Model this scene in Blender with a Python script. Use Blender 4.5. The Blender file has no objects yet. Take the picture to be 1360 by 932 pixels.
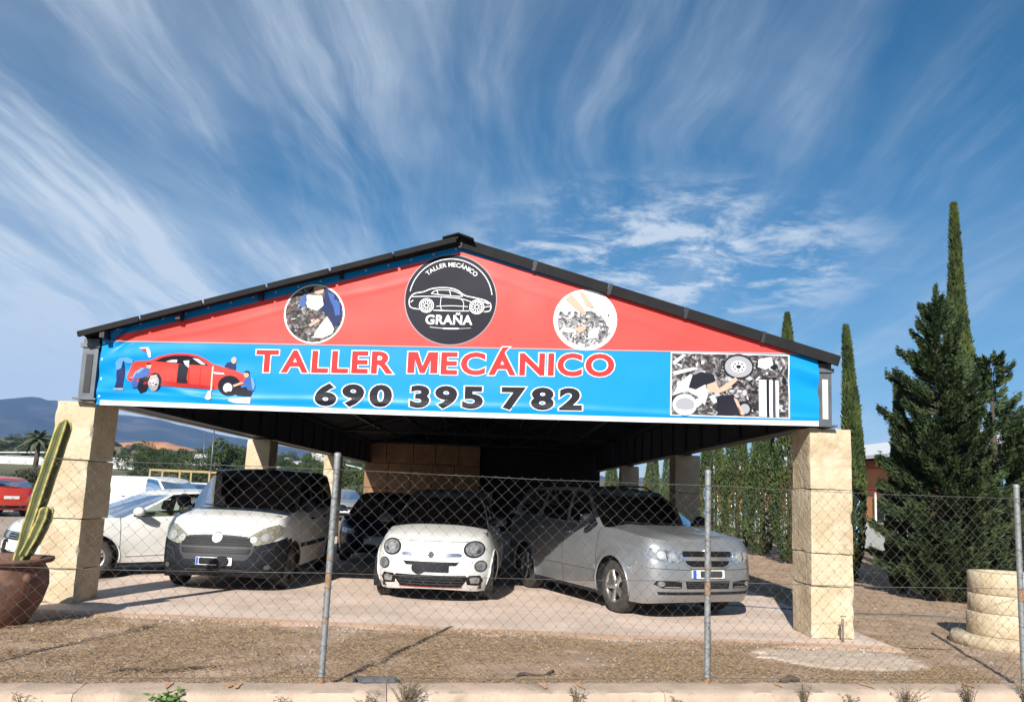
import bpy, bmesh, math, random
import numpy as np
from mathutils import Vector, Matrix, Euler
from mathutils.bvhtree import BVHTree
from mathutils.geometry import delaunay_2d_cdt

scene = bpy.context.scene
COL = scene.collection
R = math.radians
rng = random.Random(7)
nrg = np.random.default_rng(11)

# ------------------------------------------------------------------ camera
cam_data = bpy.data.cameras.new('camera')
cam = bpy.data.objects.new('camera', cam_data)
COL.objects.link(cam)
cam.matrix_world = Matrix((
    (0.9990291, -0.0418148, -0.0138696, 0.0),
    (-0.0192715, -0.1316883, -0.9911038, 0.0),
    (0.0396164, 0.9904089, -0.1323663, 1.6),
    (0, 0, 0, 1)))
# columns are camera right, up, back
_r, _u, _b = Vector((0.9990291, -0.0192715, 0.0396164)), Vector((-0.0418148, -0.1316883, 0.9904089)), Vector((-0.0138696, -0.9911038, -0.1323663))
cam.matrix_world = Matrix(((_r.x, _u.x, _b.x, 0), (_r.y, _u.y, _b.y, 0), (_r.z, _u.z, _b.z, 1.6), (0, 0, 0, 1)))
cam_data.sensor_width = 36.0
cam_data.lens = 36.0 * 1080 / 1360
cam_data.shift_y = 44 / 1360
cam_data.clip_start = 0.1
cam_data.clip_end = 20000
scene.camera = cam

# ------------------------------------------------------------------ sky, sun, exposure
SUN_FROM = Vector((-0.46, -1.72, 1.0)).normalized()
SUN_EL = math.asin(SUN_FROM.z)
SUN_AZ = math.atan2(SUN_FROM.x, SUN_FROM.y)          # clockwise from +Y
world = bpy.data.worlds.new('World'); scene.world = world; world.use_nodes = True
def build_world():
    nt = world.node_tree; N = nt.nodes; Lk = nt.links; N.clear()
    def nd(t, **k):
        n = N.new(t)
        for a, v in k.items(): setattr(n, a, v)
        return n
    def math_(op, a, b=None, clamp=False):
        n = nd('ShaderNodeMath', operation=op, use_clamp=clamp)
        for i, v in enumerate((a, b)):
            if v is None: continue
            if isinstance(v, (int, float)): n.inputs[i].default_value = v
            else: Lk.new(v, n.inputs[i])
        return n.outputs[0]
    out = nd('ShaderNodeOutputWorld'); bg = nd('ShaderNodeBackground')
    sky = nd('ShaderNodeTexSky', sky_type='NISHITA', sun_disc=False, sun_elevation=SUN_EL, sun_rotation=SUN_AZ,
             altitude=300.0, air_density=1.0, dust_density=0.25, ozone_density=4.5)
    hs = nd('ShaderNodeHueSaturation'); hs.inputs['Saturation'].default_value = 1.55; hs.inputs['Hue'].default_value = 0.488; hs.inputs['Value'].default_value = 1.0
    Lk.new(sky.outputs[0], hs.inputs['Color'])
    tc = nd('ShaderNodeTexCoord')
    sep = nd('ShaderNodeSeparateXYZ'); Lk.new(tc.outputs['Generated'], sep.inputs[0])
    zc = math_('ADD', math_('MAXIMUM', sep.outputs[2], 0.0), 0.10)
    px = math_('DIVIDE', sep.outputs[0], zc); py = math_('DIVIDE', sep.outputs[1], zc)
    def layer(sx, sy, rot, off, scale, detail, rough, dist, lo, hi, warp=0.55):
        cmb = nd('ShaderNodeCombineXYZ'); Lk.new(px, cmb.inputs[0]); Lk.new(py, cmb.inputs[1]); cmb.inputs[2].default_value = off
        wn = nd('ShaderNodeTexNoise', noise_dimensions='3D'); wn.inputs['Scale'].default_value = 1.1; wn.inputs['Detail'].default_value = 3; Lk.new(cmb.outputs[0], wn.inputs[0])
        wv = nd('ShaderNodeVectorMath', operation='MULTIPLY_ADD'); wv.inputs[1].default_value = (warp, warp, 0); Lk.new(wn.outputs[1], wv.inputs[0]); Lk.new(cmb.outputs[0], wv.inputs[2])
        mp = nd('ShaderNodeMapping'); mp.inputs['Rotation'].default_value = (0, 0, rot); mp.inputs['Scale'].default_value = (sx, sy, 1)
        Lk.new(wv.outputs[0], mp.inputs[0])
        nz = nd('ShaderNodeTexNoise', noise_dimensions='3D')
        nz.inputs['Scale'].default_value = scale; nz.inputs['Detail'].default_value = detail
        nz.inputs['Roughness'].default_value = rough; nz.inputs['Distortion'].default_value = dist
        Lk.new(mp.outputs[0], nz.inputs[0])
        mr = nd('ShaderNodeMapRange', interpolation_type='SMOOTHSTEP'); mr.inputs[1].default_value = lo; mr.inputs[2].default_value = hi
        Lk.new(nz.outputs[0], mr.inputs[0])
        return mr.outputs[0]
    def bank(cx, cy, rx, ry):                                                        # a cloud bank's place in the cloud plane
        dx = math_('DIVIDE', math_('SUBTRACT', px, cx), rx); dy = math_('DIVIDE', math_('SUBTRACT', py, cy), ry)
        r2 = math_('ADD', math_('MULTIPLY', dx, dx), math_('MULTIPLY', dy, dy))
        mr = nd('ShaderNodeMapRange', interpolation_type='SMOOTHSTEP'); mr.inputs[1].default_value = 1.0; mr.inputs[2].default_value = 0.0
        Lk.new(r2, mr.inputs[0]); return mr.outputs[0]
    streak = layer(1.7, 0.20, R(-2), 3.7, 1.5, 10, 0.62, 0.4, 0.40, 0.66, 0.34)        # long cirrus fibres
    fine = layer(5.0, 0.40, R(-3), 5.2, 1.7, 9, 0.64, 0.4, 0.38, 0.66, 0.28)      # fine combing
    veil = layer(0.62, 0.34, R(-8), 9.1, 0.9, 6, 0.58, 0.5, 0.34, 0.64)           # broad veil that gates them
    puff = layer(1.5, 1.9, R(-35), 18.3, 3.0, 11, 0.66, 0.3, 0.42, 0.66, 0.25)     # wispy patches
    gate = bank(0.50, 2.50, 0.80, 0.70)
    west = nd('ShaderNodeMapRange', interpolation_type='SMOOTHSTEP'); west.inputs[1].default_value = 0.35; west.inputs[2].default_value = -1.25
    Lk.new(px, west.inputs[0]); west = west.outputs[0]                                # the veil thickens towards the left
    hazew = nd('ShaderNodeMapRange', interpolation_type='SMOOTHSTEP'); hazew.inputs[1].default_value = 0.42; hazew.inputs[2].default_value = 0.0
    Lk.new(sep.outputs[2], hazew.inputs[0])
    comb = math_('MULTIPLY', streak, math_('ADD', math_('MULTIPLY', fine, 0.5), 0.5))
    a = math_('MULTIPLY', comb, math_('ADD', math_('MULTIPLY', veil, 0.30), math_('ADD', math_('MULTIPLY', west, 0.68), 0.09)))
    b = math_('MULTIPLY', veil, math_('ADD', math_('MULTIPLY', west, 0.36), 0.10))
    c = math_('MULTIPLY', math_('MULTIPLY', puff, gate), 0.95)
    d = math_('MULTIPLY', hazew.outputs[0], math_('ADD', math_('MULTIPLY', west, 0.26), 0.38))
    m = math_('ADD', math_('ADD', a, b), math_('ADD', c, d))
    m = math_('MULTIPLY', math_('MINIMUM', m, 0.92), 0.95, True)
    mix = nd('ShaderNodeMix', data_type='RGBA')
    Lk.new(m, mix.inputs['Factor']); Lk.new(hs.outputs[0], mix.inputs[6]); mix.inputs[7].default_value = (8.6, 9.7, 10.8, 1)
    Lk.new(mix.outputs[2], bg.inputs[0]); bg.inputs[1].default_value = 0.046
    Lk.new(bg.outputs[0], out.inputs[0])
build_world()
sun_data = bpy.data.lights.new('sun', 'SUN'); sun_data.energy = 4.7; sun_data.angle = R(0.5); sun_data.color = (1.0, 0.96, 0.90)
sun = bpy.data.objects.new('sun', sun_data); COL.objects.link(sun)
sun.rotation_euler = (-SUN_FROM).to_track_quat('-Z', 'Y').to_euler(); sun.location = SUN_FROM * 60
vs = scene.view_settings
vs.view_transform = 'Standard'; vs.look = 'None'; vs.exposure = 0.85; vs.gamma = 1.0; vs.use_curve_mapping = False
scene.cycles.max_bounces = 6; scene.cycles.transparent_max_bounces = 16
scene.cycles.use_adaptive_sampling = True

# ------------------------------------------------------------------ materials
MATS = {}
def mat(name, col, rough=0.6, metal=0.0, var=0.0, vscale=6.0, col2=None, bump=0.0, bscale=40.0, coat=0.0, spec=0.5, detail=6, lo=0.35, hi=0.65, obj=True, stretch=None, rvar=0.0, spots=None):
    """principled material; col varies by noise towards col2, with noise bump"""
    m = bpy.data.materials.new(name); m.use_nodes = True; MATS[name] = m
    nt = m.node_tree; N = nt.nodes; L = nt.links
    p = N['Principled BSDF']
    p.inputs['Base Color'].default_value = (*col, 1); p.inputs['Roughness'].default_value = rough
    p.inputs['Metallic'].default_value = metal; p.inputs['Coat Weight'].default_value = coat; p.inputs['Coat Roughness'].default_value = 0.06
    p.inputs['Specular IOR Level'].default_value = spec
    if var or col2 or bump:
        tc = N.new('ShaderNodeTexCoord')
        mp = N.new('ShaderNodeMapping'); L.new(tc.outputs['Object'], mp.inputs[0])
        if stretch: mp.inputs['Scale'].default_value = stretch
        if obj:
            oi = N.new('ShaderNodeObjectInfo'); vm = N.new('ShaderNodeVectorMath'); vm.operation = 'SCALE'
            vm.inputs[0].default_value = (37, 51, 73); L.new(oi.outputs['Random'], vm.inputs['Scale'])
            L.new(vm.outputs[0], mp.inputs['Location'])
        if var or col2:
            nz = N.new('ShaderNodeTexNoise'); nz.inputs['Scale'].default_value = vscale; nz.inputs['Detail'].default_value = detail; nz.inputs['Roughness'].default_value = 0.6
            L.new(mp.outputs[0], nz.inputs[0])
            mr = N.new('ShaderNodeMapRange'); mr.inputs[1].default_value = lo; mr.inputs[2].default_value = hi
            L.new(nz.outputs[0], mr.inputs[0])
            mx = N.new('ShaderNodeMix'); mx.data_type = 'RGBA'
            c2 = col2 if col2 else tuple(max(0, c * (1 - var)) for c in col)
            mx.inputs[6].default_value = (*col, 1); mx.inputs[7].default_value = (*c2, 1)
            L.new(mr.outputs[0], mx.inputs[0]); L.new(mx.outputs[2], p.inputs['Base Color'])
            last = mx
            for (sc_, ssc, slo, shi, samt) in (spots or []):      # stains, pits and grime with shapes of their own
                n2 = N.new('ShaderNodeTexNoise'); n2.inputs['Scale'].default_value = ssc; n2.inputs['Detail'].default_value = 8; n2.inputs['Roughness'].default_value = 0.65; n2.inputs['Distortion'].default_value = 0.6
                L.new(mp.outputs[0], n2.inputs[0]); m2 = N.new('ShaderNodeMapRange'); m2.inputs[1].default_value = slo; m2.inputs[2].default_value = shi; m2.inputs[4].default_value = samt
                L.new(n2.outputs[0], m2.inputs[0]); x2 = N.new('ShaderNodeMix'); x2.data_type = 'RGBA'; L.new(m2.outputs[0], x2.inputs[0]); L.new(last.outputs[2], x2.inputs[6]); x2.inputs[7].default_value = (*sc_, 1)
                L.new(x2.outputs[2], p.inputs['Base Color']); last = x2
            if rvar:
                mr2 = N.new('ShaderNodeMapRange'); mr2.inputs[3].default_value = rough; mr2.inputs[4].default_value = min(1, rough + rvar)
                L.new(nz.outputs[0], mr2.inputs[0]); L.new(mr2.outputs[0], p.inputs['Roughness'])
        if bump:
            nb = N.new('ShaderNodeTexNoise'); nb.inputs['Scale'].default_value = bscale; nb.inputs['Detail'].default_value = 6
            L.new(mp.outputs[0], nb.inputs[0])
            bp = N.new('ShaderNodeBump'); bp.inputs['Strength'].default_value = 1.0; bp.inputs['Distance'].default_value = bump
            L.new(nb.outputs[0], bp.inputs['Height']); L.new(bp.outputs[0], p.inputs['Normal'])
    return m
def glass_mat(name, tint, rough=0.03, opacity=0.35):
    m = bpy.data.materials.new(name); m.use_nodes = True; MATS[name] = m
    nt = m.node_tree; N = nt.nodes; L = nt.links; N.remove(N['Principled BSDF'])
    tr = N.new('ShaderNodeBsdfTransparent'); tr.inputs[0].default_value = (*tint, 1)
    gl = N.new('ShaderNodeBsdfGlossy'); gl.inputs['Roughness'].default_value = rough; gl.inputs[0].default_value = (0.95, 0.97, 1, 1)
    fr = N.new('ShaderNodeFresnel'); fr.inputs[0].default_value = 1.5
    mx = N.new('ShaderNodeMixShader'); L.new(fr.outputs[0], mx.inputs[0]); L.new(tr.outputs[0], mx.inputs[1]); L.new(gl.outputs[0], mx.inputs[2])
    L.new(mx.outputs[0], N['Material Output'].inputs[0])
    return m

# ------------------------------------------------------------------ object helpers
def tag(o, label=None, cat=None, group=None, kind=None):
    if label: o['label'] = label
    if cat: o['category'] = cat
    if group: o['group'] = group
    if kind: o['kind'] = kind
    return o
def link(name, me, parent=None, loc=None, rot=None):
    o = bpy.data.objects.new(name, me); COL.objects.link(o)
    if parent is not None: o.parent = parent
    if loc is not None: o.location = loc
    if rot is not None: o.rotation_euler = rot
    return o
def empty(name, loc=(0, 0, 0), rz=0.0, parent=None):
    o = link(name, None, parent, loc, (0, 0, rz)); o.empty_display_size = 0.2
    return o
def make_mesh(name, verts, faces, m=None, smooth=False):
    me = bpy.data.meshes.new(name)
    me.from_pydata([tuple(v) for v in verts], [], [tuple(f) for f in faces]); me.update()
    if m is not None: me.materials.append(MATS[m] if isinstance(m, str) else m)
    if smooth: me.polygons.foreach_set('use_smooth', [True] * len(me.polygons))
    return me
def tri_soup(name, V, F, m, smooth=False):
    """numpy fast mesh: V (n,3), F (k,3) or (k,4)"""
    me = bpy.data.meshes.new(name); V = np.asarray(V, np.float32); F = np.asarray(F, np.int32); k, s = F.shape
    me.vertices.add(len(V)); me.vertices.foreach_set('co', V.ravel())
    me.loops.add(k * s); me.loops.foreach_set('vertex_index', F.ravel())
    me.polygons.add(k); me.polygons.foreach_set('loop_start', np.arange(0, k * s, s, dtype=np.int32)); me.polygons.foreach_set('loop_total', np.full(k, s, np.int32))
    if smooth: me.polygons.foreach_set('use_smooth', np.ones(k, bool))
    me.update(calc_edges=True); me.materials.append(MATS[m]); return me
class MB:
    """mesh collector: boxes, bars, tubes, lathes -> one mesh"""
    def __init__(s): s.v = []; s.f = []
    def add(s, vs, fs):
        o = len(s.v); s.v += [tuple(v) for v in vs]; s.f += [tuple(i + o for i in f) for f in fs]; return s
    def box(s, c, d, M=None, ch=0.0):
        """box centre c, size d, chamfered edges ch"""
        x, y, z = [a / 2 for a in d]
        if ch <= 0:
            vs = [Vector((sx * x, sy * y, sz * z)) for sx in (-1, 1) for sy in (-1, 1) for sz in (-1, 1)]
            fs = [(0, 1, 3, 2), (4, 6, 7, 5), (0, 4, 5, 1), (2, 3, 7, 6), (0, 2, 6, 4), (1, 5, 7, 3)]
        else:
            bm = bmesh.new(); bmesh.ops.create_cube(bm, size=1.0)
            for v in bm.verts: v.co = Vector((v.co.x * d[0], v.co.y * d[1], v.co.z * d[2]))
            bmesh.ops.bevel(bm, geom=bm.edges[:], offset=ch, segments=2, affect='EDGES', profile=0.5)
            bm.verts.index_update()
            vs = [v.co.copy() for v in bm.verts]; fs = [tuple(v.index for v in f.verts) for f in bm.faces]; bm.free()
        if M is not None: vs = [M @ v for v in vs]
        c = Vector(c); return s.add([v + c for v in vs], fs)
    def tube(s, pts, r, n=8, cap=True, closed=False):
        pts = [Vector(p) for p in pts]; rs = r if isinstance(r, (list, tuple)) else [r] * len(pts)
        vs = []; fs = []; N = len(pts); up = None
        for i, p in enumerate(pts):
            a = pts[(i - 1) % N] if (closed or i > 0) else pts[i]; b = pts[(i + 1) % N] if (closed or i < N - 1) else pts[i]
            t = (b - a).normalized() if (b - a).length > 1e-9 else Vector((0, 0, 1))
            if up is None:
                up = Vector((0, 0, 1)) if abs(t.z) < 0.9 else Vector((1, 0, 0))
            u = (up - t * up.dot(t)); u = u.normalized() if u.length > 1e-6 else t.orthogonal().normalized()
            w = t.cross(u); up = u
            for k in range(n):
                an = 2 * math.pi * k / n; vs.append(p + (u * math.cos(an) + w * math.sin(an)) * rs[i])
        for i in range(N if closed else N - 1):
            j = (i + 1) % N
            for k in range(n):
                l = (k + 1) % n; fs.append((i * n + k, i * n + l, j * n + l, j * n + k))
        if cap and not closed:
            fs.append(tuple(range(n - 1, -1, -1))); fs.append(tuple((N - 1) * n + k for k in range(n)))
        return s.add(vs, fs)
    def bar(s, a, b, w, h=None, ref=(0, 0, 1)):
        """square bar from a to b"""
        a = Vector(a); b = Vector(b); h = h or w; t = (b - a).normalized(); ref = Vector(ref)
        if abs(t.dot(ref)) > 0.95: ref = Vector((1, 0, 0))
        u = t.cross(ref).normalized(); v = u.cross(t)
        vs = [p + u * (sx * w / 2) + v * (sy * h / 2) for p in (a, b) for sx, sy in ((-1, -1), (1, -1), (1, 1), (-1, 1))]
        return s.add(vs, [(3, 2, 1, 0), (4, 5, 6, 7), (0, 1, 5, 4), (1, 2, 6, 5), (2, 3, 7, 6), (3, 0, 4, 7)])
    def lathe(s, prof, n=24, M=None, cap0=False, cap1=False):
        """prof [(r,z)] about Z"""
        vs = []; fs = []
        for (r, z) in prof:
            for k in range(n):
                a = 2 * math.pi * k / n; vs.append(Vector((r * math.cos(a), r * math.sin(a), z)))
        for i in range(len(prof) - 1):
            for k in range(n):
                l = (k + 1) % n; fs.append((i * n + k, i * n + l, (i + 1) * n + l, (i + 1) * n + k))
        if cap0: fs.append(tuple(range(n - 1, -1, -1)))
        if cap1: fs.append(tuple((len(prof) - 1) * n + k for k in range(n)))
        if M is not None: vs = [M @ v for v in vs]
        return s.add(vs, fs)
    def prism(s, poly, y0, y1):
        """polygon in xz extruded along y"""
        n = len(poly); vs = [(x, y0, z) for x, z in poly] + [(x, y1, z) for x, z in poly]
        fs = [tuple(range(n)), tuple(range(2 * n - 1, n - 1, -1))] + [(i, i + n, (i + 1) % n + n, (i + 1) % n) for i in range(n)]
        return s.add(vs, fs)
    def mesh(s, name, m, smooth=False): return make_mesh(name, s.v, s.f, m, smooth)
    def build(s, name, m, parent=None, smooth=False, loc=None, rot=None):
        return link(name, s.mesh(name, m, smooth), parent, loc, rot)
def smooth_by_angle(o, deg=35):
    me = o.data
    bm = bmesh.new(); bm.from_mesh(me)
    for e in bm.edges:
        e.smooth = not (len(e.link_faces) == 2 and e.calc_face_angle(0) > R(deg))
    bm.to_mesh(me); bm.free()
    me.polygons.foreach_set('use_smooth', [True] * len(me.polygons))
def pchip(pts):
    xs = np.array([p[0] for p in pts], float); ys = np.array([p[1] for p in pts], float)
    if xs[0] > xs[-1]: xs = xs[::-1]; ys = ys[::-1]
    h = np.diff(xs); d = np.diff(ys) / h; m = np.zeros(len(xs))
    m[0] = d[0]; m[-1] = d[-1]
    for i in range(1, len(xs) - 1):
        if d[i - 1] * d[i] > 0:
            w1 = 2 * h[i] + h[i - 1]; w2 = h[i] + 2 * h[i - 1]; m[i] = (w1 + w2) / (w1 / d[i - 1] + w2 / d[i])
    def f(x):
        x = min(max(x, xs[0]), xs[-1]); i = min(max(int(np.searchsorted(xs, x)) - 1, 0), len(h) - 1)
        t = (x - xs[i]) / h[i]
        return float((1 + 2 * t) * (1 - t) ** 2 * ys[i] + t * (1 - t) ** 2 * h[i] * m[i] + t * t * (3 - 2 * t) * ys[i + 1] + t * t * (t - 1) * h[i] * m[i + 1])
    return f
def hash_noise(x, y, z=0.0):
    from mathutils import noise as mn
    return mn.noise(Vector((x, y, z)))
def cdt_poly(poly, step):
    """triangulate a simple polygon with interior points; returns 2D verts and faces"""
    pts = []; n = len(poly)
    for i in range(n):
        a = Vector(poly[i]); b = Vector(poly[(i + 1) % n]); k = max(1, int((b - a).length / step))
        for j in range(k): pts.append(a.lerp(b, j / k))
    m = len(pts); xs = [p[0] for p in pts]; ys = [p[1] for p in pts]
    def inside(x, y):
        c = False; j = n - 1
        for i in range(n):
            xi, yi = poly[i]; xj, yj = poly[j]
            if (yi > y) != (yj > y) and x < (xj - xi) * (y - yi) / (yj - yi) + xi: c = not c
            j = i
        return c
    ins = []
    nx = int((max(xs) - min(xs)) / step); ny = int((max(ys) - min(ys)) / step)
    for i in range(1, nx + 1):
        for j in range(1, ny + 1):
            x = min(xs) + (max(xs) - min(xs)) * i / (nx + 1); y = min(ys) + (max(ys) - min(ys)) * j / (ny + 1)
            if inside(x, y): ins.append(Vector((x, y)))
    edges = [(i, (i + 1) % m) for i in range(m)]
    r = delaunay_2d_cdt(pts + ins, edges, [], 1, 1e-5)
    return r[0], r[2]
mat('dirt', (0.46, 0.325, 0.22), 0.95, spots=[((0.24, 0.16, 0.10), 1.1, 0.50, 0.66, 0.8), ((0.62, 0.52, 0.42), 3.0, 0.58, 0.70, 0.7)], col2=(0.30, 0.205, 0.135), vscale=2.3, bump=0.02, bscale=30, obj=False, detail=10)
mat('lot', (0.42, 0.33, 0.255), 0.95, col2=(0.30, 0.235, 0.18), vscale=0.8, bump=0.008, bscale=25, obj=False, detail=9)
mat('slab', (0.68, 0.53, 0.43), 0.85, spots=[((0.36, 0.27, 0.21), 0.55, 0.54, 0.68, 0.55), ((0.30, 0.24, 0.20), 4.0, 0.64, 0.72, 0.5), ((0.74, 0.62, 0.52), 1.6, 0.56, 0.70, 0.6)], col2=(0.54, 0.42, 0.335), vscale=0.9, bump=0.004, bscale=60, obj=False, detail=14, lo=0.40, hi=0.60)
mat('slab_edge', (0.58, 0.39, 0.27), 0.9, col2=(0.46, 0.29, 0.19), vscale=2.0, bump=0.006, bscale=35, obj=False, detail=10)
mat('kerb', (0.50, 0.375, 0.28), 0.9, spots=[((0.17, 0.135, 0.10), 2.3, 0.55, 0.70, 0.65), ((0.14, 0.11, 0.085), 22, 0.60, 0.70, 0.6)], col2=(0.36, 0.28, 0.21), vscale=3.2, bump=0.006, bscale=45, detail=10)
mat('rust_stain', (0.40, 0.21, 0.10), 0.95, col2=(0.46, 0.33, 0.22), vscale=20)
mat('gravel', (0.34, 0.30, 0.25), 0.95, col2=(0.16, 0.14, 0.12), vscale=26, bump=0.012, bscale=55, obj=False)
mat('pebble', (0.45, 0.40, 0.34), 0.9, var=0.5, vscale=3)
mat('stone', (0.53, 0.445, 0.315), 0.92, spots=[((0.30, 0.215, 0.125), 1.6, 0.52, 0.68, 0.6), ((0.23, 0.175, 0.11), 26, 0.60, 0.67, 0.7), ((0.62, 0.54, 0.40), 4.0, 0.56, 0.70, 0.5)], col2=(0.45, 0.355, 0.225), vscale=2.6, bump=0.018, bscale=16, detail=12)
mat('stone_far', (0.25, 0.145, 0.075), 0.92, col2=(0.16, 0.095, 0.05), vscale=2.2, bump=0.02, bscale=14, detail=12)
mat('mortar', (0.20, 0.15, 0.10), 0.95)
mat('cement', (0.56, 0.46, 0.36), 0.95, col2=(0.44, 0.325, 0.235), vscale=7, bump=0.01, bscale=30)
mat('dark_steel', (0.020, 0.021, 0.025), 0.55, metal=0.2, var=0.4, vscale=3)
mat('girder_paint', (0.016, 0.017, 0.022), 0.5, var=0.4, vscale=2)
mat('grey_steel', (0.13, 0.14, 0.155), 0.42, metal=0.4, var=0.3, vscale=6)
mat('pale_panel', (0.56, 0.55, 0.52), 0.6, var=0.25, vscale=5)
mat('roof_sheet', (0.016, 0.0155, 0.016), 0.8, spec=0.2, var=0.35, vscale=3)
mat('roof_under', (0.10, 0.098, 0.095), 0.7, var=0.3, vscale=2)
mat('galvanised', (0.28, 0.295, 0.295), 0.65, metal=0.5, col2=(0.22, 0.225, 0.22), vscale=14, detail=8)
mat('rust', (0.22, 0.10, 0.04), 0.9, col2=(0.30, 0.20, 0.12), vscale=30)
mat('wire', (0.17, 0.165, 0.16), 0.55, metal=0.4, col2=(0.10, 0.08, 0.065), vscale=4, obj=False)
# banner print
mat('print_red', (0.80, 0.062, 0.052), 0.40, spec=0.18); mat('print_blue', (0.002, 0.225, 0.60), 0.36, spec=0.2)
mat('print_white', (0.82, 0.82, 0.80), 0.5, spec=0.13); mat('print_black', (0.010, 0.010, 0.018), 0.5, spec=0.13)
mat('print_navy', (0.012, 0.022, 0.085), 0.5, spec=0.13); mat('print_skin', (0.58, 0.34, 0.25), 0.5, spec=0.13)
mat('print_grey', (0.30, 0.30, 0.32), 0.5, spec=0.13); mat('print_silver', (0.55, 0.56, 0.58), 0.5, spec=0.13); mat('print_dark', (0.055, 0.05, 0.06), 0.5, spec=0.13)
mat('print_denim', (0.04, 0.10, 0.30), 0.5, spec=0.13); mat('print_shirt', (0.10, 0.28, 0.55), 0.5, spec=0.13); mat('print_car', (0.70, 0.045, 0.035), 0.5, spec=0.13); mat('print_car_dark', (0.38, 0.02, 0.018), 0.5, spec=0.13)
mat('print_text_red', (0.66, 0.030, 0.030), 0.5, spec=0.13); mat('print_beige', (0.56, 0.49, 0.42), 0.5, spec=0.13); mat('print_brown', (0.16, 0.09, 0.07), 0.5, spec=0.13)
mat('print_pale', (0.70, 0.72, 0.74), 0.5, spec=0.13)
mat('eyelet', (0.6, 0.6, 0.6), 0.3, metal=0.9)
# cars
mat('paint_white', (0.68, 0.675, 0.645), 0.32, coat=0.6, col2=(0.60, 0.585, 0.545), vscale=2.2, detail=8)
mat('paint_silver', (0.30, 0.31, 0.32), 0.36, metal=0.55, coat=0.7, col2=(0.26, 0.265, 0.27), vscale=2.0, detail=8)
mat('paint_red', (0.48, 0.035, 0.018), 0.28, coat=0.8); mat('paint_navy', (0.010, 0.014, 0.035), 0.25, coat=0.8)
mat('paint_black', (0.012, 0.012, 0.014), 0.3, coat=0.5); mat('paint_blue', (0.03, 0.07, 0.20), 0.3, coat=0.7)
mat('roof_black', (0.040, 0.042, 0.046), 0.40, coat=0.2, var=0.3, vscale=3); mat('roof_grey', (0.085, 0.088, 0.09), 0.4, coat=0.3)
mat('plastic', (0.013, 0.015, 0.020), 0.62, spec=0.22, var=0.35, vscale=4); mat('plastic_dark', (0.007, 0.007, 0.008), 0.55, spec=0.25); mat('plastic_grey', (0.040, 0.043, 0.048), 0.55, spec=0.3)
mat('gap', (0.006, 0.006, 0.006), 0.8); mat('rubber', (0.022, 0.021, 0.020), 0.85, col2=(0.05, 0.044, 0.036), vscale=7); mat('under', (0.008, 0.008, 0.008), 0.9)
mat('alloy', (0.55, 0.55, 0.55), 0.3, metal=0.85, var=0.3, vscale=5); mat('steel_wheel', (0.06, 0.06, 0.062), 0.5, metal=0.4, var=0.3)
mat('chrome', (0.62, 0.63, 0.64), 0.22, metal=0.9); mat('chrome_red', (0.45, 0.03, 0.03), 0.25)
mat('lens', (0.50, 0.52, 0.53), 0.12, metal=0.55, coat=1.0, var=0.6, vscale=18); mat('lens_inner', (0.62, 0.62, 0.60), 0.32, metal=0.5, var=0.5, vscale=40); mat('lens_dark', (0.05, 0.055, 0.06), 0.12, coat=1.0)
mat('lens_yellowed', (0.40, 0.38, 0.29), 0.25, metal=0.35, coat=1.0, var=0.5, vscale=16)
mat('tail_lamp', (0.40, 0.012, 0.012), 0.15, coat=1.0); mat('amber', (0.55, 0.20, 0.02), 0.2)
mat('plate_white', (0.66, 0.66, 0.64), 0.4); mat('plate_blue', (0.02, 0.10, 0.45), 0.4)
mat('interior', (0.045, 0.045, 0.048), 0.85); mat('seat_cloth', (0.085, 0.085, 0.09), 0.9); mat('seat_beige', (0.30, 0.25, 0.19), 0.9)
glass_mat('glass', (0.55, 0.60, 0.58)); glass_mat('glass_dark', (0.32, 0.36, 0.35)); glass_mat('glass_green', (0.42, 0.52, 0.48))
# plants
mat('cypress_leaf', (0.078, 0.105, 0.028), 0.75, col2=(0.026, 0.044, 0.014), vscale=2.2, detail=4, spec=0.25)
mat('conifer_leaf', (0.070, 0.100, 0.036), 0.72, col2=(0.020, 0.036, 0.016), vscale=3.0, detail=4, spec=0.25)
mat('olive_leaf', (0.105, 0.115, 0.062), 0.75, col2=(0.050, 0.062, 0.032), vscale=1.1, detail=4, spec=0.25)
mat('scrub_leaf', (0.060, 0.085, 0.028), 0.8, col2=(0.030, 0.046, 0.016), vscale=0.8, spec=0.2)
mat('palm_leaf', (0.065, 0.08, 0.035), 0.7); mat('bark', (0.10, 0.075, 0.05), 0.95, var=0.5, vscale=8)
mat('cactus', (0.065, 0.085, 0.030), 0.6, col2=(0.12, 0.125, 0.045), vscale=5, bump=0.004, bscale=30); mat('cactus_rib', (0.46, 0.38, 0.12), 0.75, col2=(0.24, 0.23, 0.07), vscale=14)
mat('terracotta', (0.165, 0.072, 0.042), 0.8, spots=[((0.27, 0.19, 0.14), 2.2, 0.52, 0.70, 0.6)], col2=(0.085, 0.042, 0.028), vscale=4, bump=0.006, bscale=20, detail=8); mat('soil', (0.05, 0.035, 0.025), 1.0)
mat('straw', (0.40, 0.285, 0.165), 0.9, col2=(0.15, 0.098, 0.056), vscale=45, obj=False, detail=3); mat('weed', (0.09, 0.16, 0.035), 0.7); mat('dry_weed', (0.22, 0.165, 0.10), 0.9, var=0.5, vscale=9)
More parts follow.
